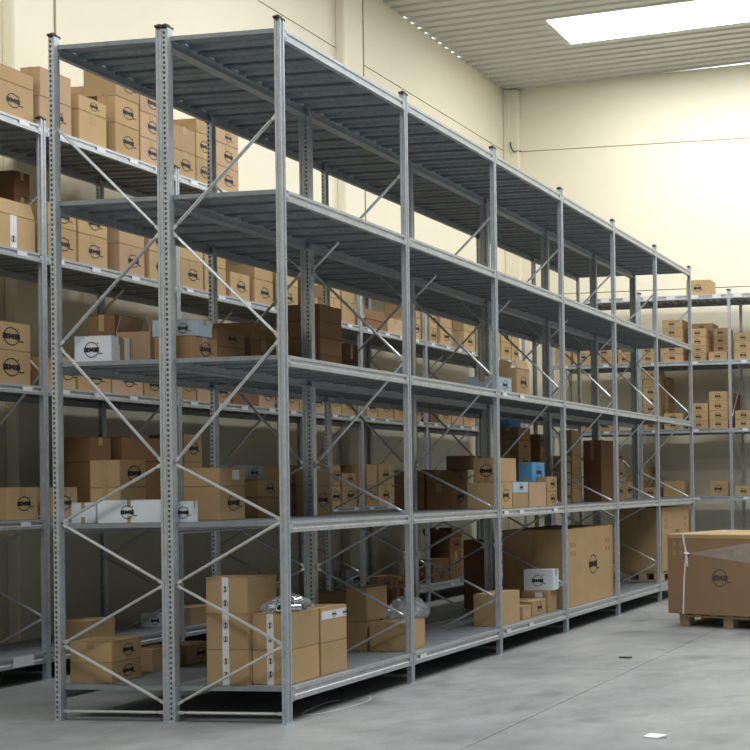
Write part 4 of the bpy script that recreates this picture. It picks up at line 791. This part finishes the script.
(10.185, 1.092, 2.496, 0.3, 0.247, 0.128, 0.0, 'k', 'e', 0, '', 0, 0, 0, "tan carton with logo, third up of seven, third stack from left, far rack's middle shelf", "cartons on the far rack's middle shelf"),
(10.185, 1.092, 2.625, 0.3, 0.247, 0.127, 0.0, 'k', 'e', 0, '', 0, 0, 0, "tan carton with logo, fourth up of seven, third stack from left, far rack's middle shelf", "cartons on the far rack's middle shelf"),
(10.185, 1.092, 2.753, 0.3, 0.247, 0.127, 0.0, 'k', 'e', 0, '', 0, 0, 0, "tan carton with logo, fifth up of seven, third stack from left, far rack's middle shelf", "cartons on the far rack's middle shelf"),
(10.185, 1.092, 2.881, 0.3, 0.247, 0.127, 0.0, 'k', '', 0, '', 0, 0, 0, "tan carton, sixth up of seven, third stack from left, far rack's middle shelf", "cartons on the far rack's middle shelf"),
(10.185, 1.092, 3.009, 0.3, 0.247, 0.128, 0.0, 'k', 'e', 0, '', 0, 0, 0, "tan carton with logo, topmost of seven, third stack from left, far rack's middle shelf", "cartons on the far rack's middle shelf"),
(10.52, 1.062, 2.245, 0.3, 0.208, 0.16, 0.0, 'k', '', 0, '', 0, 0, 0, "tan carton, lowest of six, fourth stack from left, far rack's middle shelf", "cartons on the far rack's middle shelf"),
(10.52, 1.062, 2.406, 0.3, 0.208, 0.138, 0.0, 'k', '', 0, '', 0, 0, 0, "tan carton, second up of six, fourth stack from left, far rack's middle shelf", "cartons on the far rack's middle shelf"),
(10.52, 1.062, 2.545, 0.3, 0.208, 0.137, 0.0, 'k', '', 0, '', 0, 0, 0, "tan carton, third up of six, fourth stack from left, far rack's middle shelf", "cartons on the far rack's middle shelf"),
(10.52, 1.062, 2.683, 0.3, 0.208, 0.137, 0.0, 'k', '', 0, '', 0, 0, 0, "tan carton, fourth up of six, fourth stack from left, far rack's middle shelf", "cartons on the far rack's middle shelf"),
(10.52, 1.062, 2.821, 0.3, 0.208, 0.122, 0.0, 'k', '', 0, '', 0, 0, 0, "tan carton, fifth up of six, fourth stack from left, far rack's middle shelf", "cartons on the far rack's middle shelf"),
(10.52, 1.062, 2.944, 0.3, 0.208, 0.122, 0.0, 'k', '', 0, '', 0, 0, 0, "tan carton, topmost of six, fourth stack from left, far rack's middle shelf", "cartons on the far rack's middle shelf"),
(10.185, 0.726, 2.245, 0.3, 0.288, 0.121, 0.0, 'k', 'e', 0, '', 0, 0, 0, "tan carton with logo, lowest of two, fifth stack from left, far rack's middle shelf", "cartons on the far rack's middle shelf"),
(10.185, 0.726, 2.367, 0.3, 0.288, 0.12, 0.0, 'k', 'e', 0, '', 0, 0, 0, "tan carton with logo, topmost of two, fifth stack from left, far rack's middle shelf", "cartons on the far rack's middle shelf"),
(10.185, 0.331, 2.245, 0.3, 0.278, 0.116, 0.0, 'k', 'e', 0, '', 0, 0, 0, "tan carton with logo, lowest of three, sixth stack from left, far rack's middle shelf", "cartons on the far rack's middle shelf"),
(10.185, 0.331, 2.362, 0.3, 0.278, 0.13, 0.0, 'k', 'e', 0, '', 0, 0, 0, "tan carton with logo, second up of three, sixth stack from left, far rack's middle shelf", "cartons on the far rack's middle shelf"),
(10.185, 0.331, 2.493, 0.3, 0.278, 0.131, 0.0, 'k', 'e', 0, '', 0, 0, 0, "tan carton with logo, topmost of three, sixth stack from left, far rack's middle shelf", "cartons on the far rack's middle shelf"),
(10.185, 0.027, 2.245, 0.3, 0.283, 0.124, 0.0, 'k', 'e', 0, '', 0, 0, 0, "tan carton with logo, lowest of four, seventh stack from left, far rack's middle shelf", "cartons on the far rack's middle shelf"),
(10.185, 0.027, 2.37, 0.3, 0.283, 0.137, 0.0, 'k', 'e', 0, '', 0, 0, 0, "tan carton with logo, second up of four, seventh stack from left, far rack's middle shelf", "cartons on the far rack's middle shelf"),
(10.185, 0.027, 2.508, 0.3, 0.283, 0.145, 0.0, 'k', 'e', 0, '', 0, 0, 0, "tan carton with logo, third up of four, seventh stack from left, far rack's middle shelf", "cartons on the far rack's middle shelf"),
(10.185, 0.027, 2.654, 0.3, 0.283, 0.14, 0.0, 'k', 'e', 0, '', 0, 0, 0, "tan carton with logo, topmost of four, seventh stack from left, far rack's middle shelf", "cartons on the far rack's middle shelf"),
(10.185, -0.36, 2.245, 0.3, 0.275, 0.121, 0.0, 'k', 'e', 0, '', 0, 0, 0, "tan carton with logo, lowest of two, ninth stack from left, far rack's middle shelf", "cartons on the far rack's middle shelf"),
(10.185, -0.36, 2.367, 0.3, 0.275, 0.137, 0.0, 'k', 'e', 0, '', 0, 0, 0, "tan carton with logo, topmost of two, ninth stack from left, far rack's middle shelf", "cartons on the far rack's middle shelf"),
(10.52, -0.004, 2.245, 0.3, 0.18, 0.117, 0.0, 'd', '', 0, '', 0, 0, 0, "dark brown carton, lowest of four, eighth stack from left, far rack's middle shelf", "cartons on the far rack's middle shelf"),
(10.52, -0.004, 2.363, 0.3, 0.18, 0.121, 0.0, 'd', '', 0, '', 0, 0, 0, "dark brown carton, second up of four, eighth stack from left, far rack's middle shelf", "cartons on the far rack's middle shelf"),
(10.52, -0.004, 2.485, 0.3, 0.18, 0.136, 0.0, 'd', '', 0, '', 0, 0, 0, "dark brown carton, third up of four, eighth stack from left, far rack's middle shelf", "cartons on the far rack's middle shelf"),
(10.52, -0.004, 2.622, 0.3, 0.18, 0.166, 0.0, 'd', '', 0, '', 0, 0, 0, "dark brown carton, topmost of four, eighth stack from left, far rack's middle shelf", "cartons on the far rack's middle shelf"),
(10.185, 1.404, 1.228, 0.3, 0.252, 0.239, 0.0, 'k', 'e', 0, '', 0, 0, 0, "tan carton with logo, first place from left, far rack's fourth shelf", "cartons on the far rack's fourth shelf"),
(10.52, 1.391, 1.228, 0.3, 0.358, 0.239, 0.0, 'k', '', 0, '', 0, 0, 0, "tan carton, lowest of two, second stack from left, far rack's fourth shelf", "cartons on the far rack's fourth shelf"),
(10.52, 1.391, 1.468, 0.3, 0.358, 0.214, 0.0, 'k', 'e', 0, '', 0, 0, 0, "tan carton with logo, topmost of two, second stack from left, far rack's fourth shelf", "cartons on the far rack's fourth shelf"),
(10.185, 1.139, 1.228, 0.3, 0.2, 0.144, 0.0, 'k', 'e', 0, '', 0, 0, 0, "tan carton with logo, third place from left, far rack's fourth shelf", "cartons on the far rack's fourth shelf"),
(10.185, 0.724, 1.228, 0.3, 0.304, 0.236, 0.0, 'k', '', 0, 'e', 0, 0, 0, "tan carton, fourth place from left, far rack's fourth shelf", "cartons on the far rack's fourth shelf"),
(10.185, 0.037, 1.228, 0.3, 0.288, 0.232, 0.0, 'k', 'e', 0, '', 0, 0, 0, "tan carton with logo, fifth place from left, far rack's fourth shelf", "cartons on the far rack's fourth shelf"),
(10.185, -0.344, 1.228, 0.3, 0.281, 0.144, 0.0, 'k', 'e', 0, '', 0, 0, 0, "tan carton with logo, sixth place from left, far rack's fourth shelf", "cartons on the far rack's fourth shelf"),
]
for row in BOXES: carton(*row)

BAG1 = (0.244, 0.16, 0.657)
BAG2 = (1.687, 0.2, 0.432)

# ------------------------------------------------------------------ pallets
def pallet(loc, rz, Lx, Ly, hgt, label):
    """local x: length along the front; blocks, boards and skids"""
    r = empty('wooden_pallet', loc, rz, label, 'pallet', 'wooden pallets')
    bt = .02; bh = hgt-3*bt
    for y in (0, Ly/2-.05, Ly-.10):
        put('stringer_board', MB().box(0, Lx, y, y+.10, bt+bh, 2*bt+bh).mesh('stringer_board', 'pallet_wood', .003), r)
        for x in (0, Lx/2-.06, Lx-.12):
            put('block', MB().box(x, x+.12, y, y+.10, bt, bt+bh).mesh('block', 'pallet_wood', .004), r)
    for x in (0, Lx/2-.06, Lx-.12):
        put('bottom_board', MB().box(x, x+.12, 0, Ly, 0, bt).mesh('bottom_board', 'pallet_wood', .003), r)
    n = 7
    for k in range(n):
        x = k*(Lx-.10)/(n-1)
        put('top_board', MB().box(x, x+.10, 0, Ly, 2*bt+bh, hgt).mesh('top_board', 'pallet_wood', .003), r)
    return r
# big carton standing askew on its pallet in the aisle
ang = math.atan2(-.876, -.329)          # front edge runs away to the right of the viewer and towards him
P0 = Vector((4.639, -.858, 0)); ex = Vector((math.cos(ang), math.sin(ang), 0)); ey = Vector((-ex.y, ex.x, 0))
p = P0 + ex*.07 + ey*.09
pallet((p.x, p.y, 0), ang, 1.2, .80, .13, 'wooden pallet on the floor under the big askew carton')
LX, LY, LZ = 1.34, .90, .79
r = empty('pallet_carton', (P0.x+ex.x*LX/2+ey.x*LY/2, P0.y+ex.y*LX/2+ey.y*LY/2, .13), ang, 'very large brown carton tied with white strap, on pallet in the aisle', 'box')
hx, hy = LX/2, LY/2
put('body', MB().box(-hx,hx,-hy,hy,0,LZ-.02).mesh('carton_body', 'kraft_pallet_shaded', .006), r)
lid = put('lid', MB().box(-hx-.004,hx+.004,-hy-.004,hy+.004,LZ-.045,LZ).mesh('carton_lid', 'kraft', .004), r)
put('printed_logo', LOGO_FADED, r, (-hx+.84*.745+.02, -hy-.002, .365), (0,0,0), (.088,)*3)
st = MB()
pts = [(-.463,.79),(-.450,.70),(-.428,.60),(-.455,.36),(-.474,.0)]
for (x0,z0),(x1,z1) in zip(pts[:-1], pts[1:]):
    i = len(st.v)
    st.v += [(x0-.008,-hy-.008,z0),(x0+.008,-hy-.008,z0),(x1+.008,-hy-.008,z1),(x1-.008,-hy-.008,z1),(x0-.008,-hy-.002,z0),(x0+.008,-hy-.002,z0),(x1+.008,-hy-.002,z1),(x1-.008,-hy-.002,z1)]
    st.f += [(i,i+1,i+2,i+3),(i,i+4,i+7,i+3),(i+1,i+5,i+6,i+2)]
st.box(-.471,-.455,-hy-.006,hy+.006,LZ,LZ+.003)
strap = put('strap', st.mesh('strap', 'strap_white'), r)
kn = MB().tube([(-.445,-hy-.012,.605),(-.42,-hy-.018,.60),(-.385,-hy-.012,.598)], [.008,.018,.008], 6).tube([(-.425,-hy-.012,.60),(-.415,-hy-.014,.55),(-.408,-hy-.010,.47)], [.014,.012,.006], 6)
put('knot', kn.mesh('strap_knot', 'strap_white'), strap)
fm = MB(); K = 24
rr = random.Random(5)
rows_ = []
for k in range(K+1):
    t = k/K; x = -.40+t*(hx+.40); zt = .602+t*.16; zb = .595-t*.11
    rows_.append([(x, -hy-.004-.006*rr.random(), zb+(zt-zb)*q/8) for q in range(9)])
for k in range(K):
    for q in range(8): fm.quad(rows_[k][q], rows_[k+1][q], rows_[k+1][q+1], rows_[k][q+1])
put('stretch_film', fm.mesh('stretch_film', 'stretch_film', 0, True), r)
for k in range(2):
    for q in range(2):
        put('handling_mark', MB().box(-.022,.022,-.0014,0,-.022,.022).mesh('handling_mark', 'ink_brown'), r, (-hx+.09+k*.085, -hy, LZ-.10-q*.085))

# pallet lying on the bottom shelf under the last tall carton
pallet((7.145, .055, .2215), 0, 1.08, .50, .1225, 'wooden pallet on the bottom shelf under the farthest tall carton')

# ------------------------------------------------------------------ bags, scraps
def bag_film(sx, sy, sz, seed, nu=28, nv=12):
    rr = random.Random(seed); m = MB(); rings = []
    ph = [rr.uniform(0, 6.28) for _ in range(8)]
    for j in range(nv+1):
        t = j/nv; zz = sz*t; k = math.sqrt(max(0, 1-(t*.98)**2))**.8
        ring = []
        for i in range(nu):
            a = 2*math.pi*i/nu
            f = 1+.10*math.sin(3*a+ph[0])+.07*math.sin(7*a+ph[1]+4*t)+.05*math.sin(11*a+ph[2]-6*t)+rr.uniform(-.05,.05)
            ring.append((sx*k*f*math.cos(a), sy*k*f*math.sin(a), zz*(1+.10*math.sin(2*a+ph[3])+rr.uniform(-.06,.06))+.001))
        rings.append(ring)
    for j in range(nv):
        for i in range(nu): m.quad(rings[j][i], rings[j][(i+1)%nu], rings[j+1][(i+1)%nu], rings[j+1][i])
    m.quad(*rings[-1])
    return m
# bag with short metal tubes on the front carton stack
bz = BAG1[2]
b1 = empty('plastic_bag', (BAG1[0], BAG1[1], bz+.004), 0, 'clear plastic bag full of short metal tubes on the front carton stack', 'bag')
put('film', bag_film(.165, .135, .095, 2).mesh('bag_film', 'clear_bag', 0, True), b1)
rr = random.Random(11)
for k in range(26):
    ln, ra = rr.uniform(.06,.09), rr.uniform(.018,.024)
    layer = 0 if k < 15 else 1
    px_, py_, pz_ = rr.uniform(-.12,.12)*(1-.22*layer), rr.uniform(-.10,.10)*(1-.3*layer), .026+.036*layer
    m = MB(); n = 12
    for ri, ro in ((ra, ra), (ra*.72, ra*.72)):
        for i in range(n):
            a, c_ = 2*math.pi*i/n, 2*math.pi*(i+1)/n
            m.quad((-ln/2,ri*math.cos(a),ri*math.sin(a)),(-ln/2,ri*math.cos(c_),ri*math.sin(c_)),(ln/2,ri*math.cos(c_),ri*math.sin(c_)),(ln/2,ri*math.cos(a),ri*math.sin(a)))
    for xx in (-ln/2, ln/2):
        for i in range(n):
            a, c_ = 2*math.pi*i/n, 2*math.pi*(i+1)/n
            m.quad((xx,ra*math.cos(a),ra*math.sin(a)),(xx,ra*math.cos(c_),ra*math.sin(c_)),(xx,.72*ra*math.cos(c_),.72*ra*math.sin(c_)),(xx,.72*ra*math.cos(a),.72*ra*math.sin(a)))
    o = put('metal_tube', m.mesh('metal_tube', 'tube_metal'), b1, (px_, py_, pz_), (0, rr.uniform(-.25,.25), rr.uniform(-.9,.9)))
b2 = empty('plastic_bag', (BAG2[0], BAG2[1], BAG2[2]+.004), 0, 'crumpled clear plastic bag draped over the carton by the second front post', 'bag')
put('film', bag_film(.21, .14, .15, 8).mesh('bag_film', 'clear_bag', 0, True), b2)
put('inner_fold', bag_film(.15, .10, .10, 9, 18, 8).mesh('bag_fold', 'clear_bag', 0, True), b2)

def scrap(name, loc, pts, mat, label, cat):
    m = MB(); m.quad(*[(x, y, .004+z) for x, y, z in pts]); m.quad(*[(x, y, .0005) for x, y, z in pts][::-1])
    n = len(pts)
    for k in range(n):
        a, b_ = pts[k], pts[(k+1) % n]
        m.quad((a[0],a[1],.0005),(b_[0],b_[1],.0005),(b_[0],b_[1],.004+b_[2]),(a[0],a[1],.004+a[2]))
    return tag(put(name, m.mesh(name, mat), None, loc), label, cat)
scrap('paper_scrap', (-.201,-2.389,0), [(-.05,-.03,.004),(-.02,-.075,.012),(.05,-.05,.0),(.04,.04,.010),(-.03,.06,.006)], 'paper_label', 'small white scrap of paper lying on the concrete floor', 'paper')
scrap('wood_splinter', (2.598,-1.169,0), [(-.03,-.05,.004),(.0,-.06,.008),(.04,.01,.004),(.02,.06,.006),(-.02,.03,.006)], 'rubbish_dark', 'small dark splinter lying beside the floor joint', 'debris')
# thin strap loop on the floor by the first front post
pts = [(.68,.10,.012),(.55,.11,.02),(.36,.10,.012),(.26,.085,.006),(.23,.04,.006),(.28,-.03,.006),(.40,-.075,.006),(.53,-.10,.006),(.66,-.13,.02),(.70,-.10,.035)]
cv = [];
for k in range(len(pts)-1):
    p0, p1, p2, p3 = (Vector(pts[max(k-1,0)]), Vector(pts[k]), Vector(pts[k+1]), Vector(pts[min(k+2,len(pts)-1)]))
    for t in (0, .25, .5, .75):
        cv.append(.5*((2*p1)+(p2-p0)*t+(2*p0-5*p1+4*p2-p3)*t*t+(3*p1-p0-3*p2+p3)*t**3))
cv.append(Vector(pts[-1]))
tag(put('packing_strap', MB().tube(cv, .0018, 5).mesh('packing_strap', 'strap_white')), 'thin white packing strap looped on floor under the first front bay', 'strap')
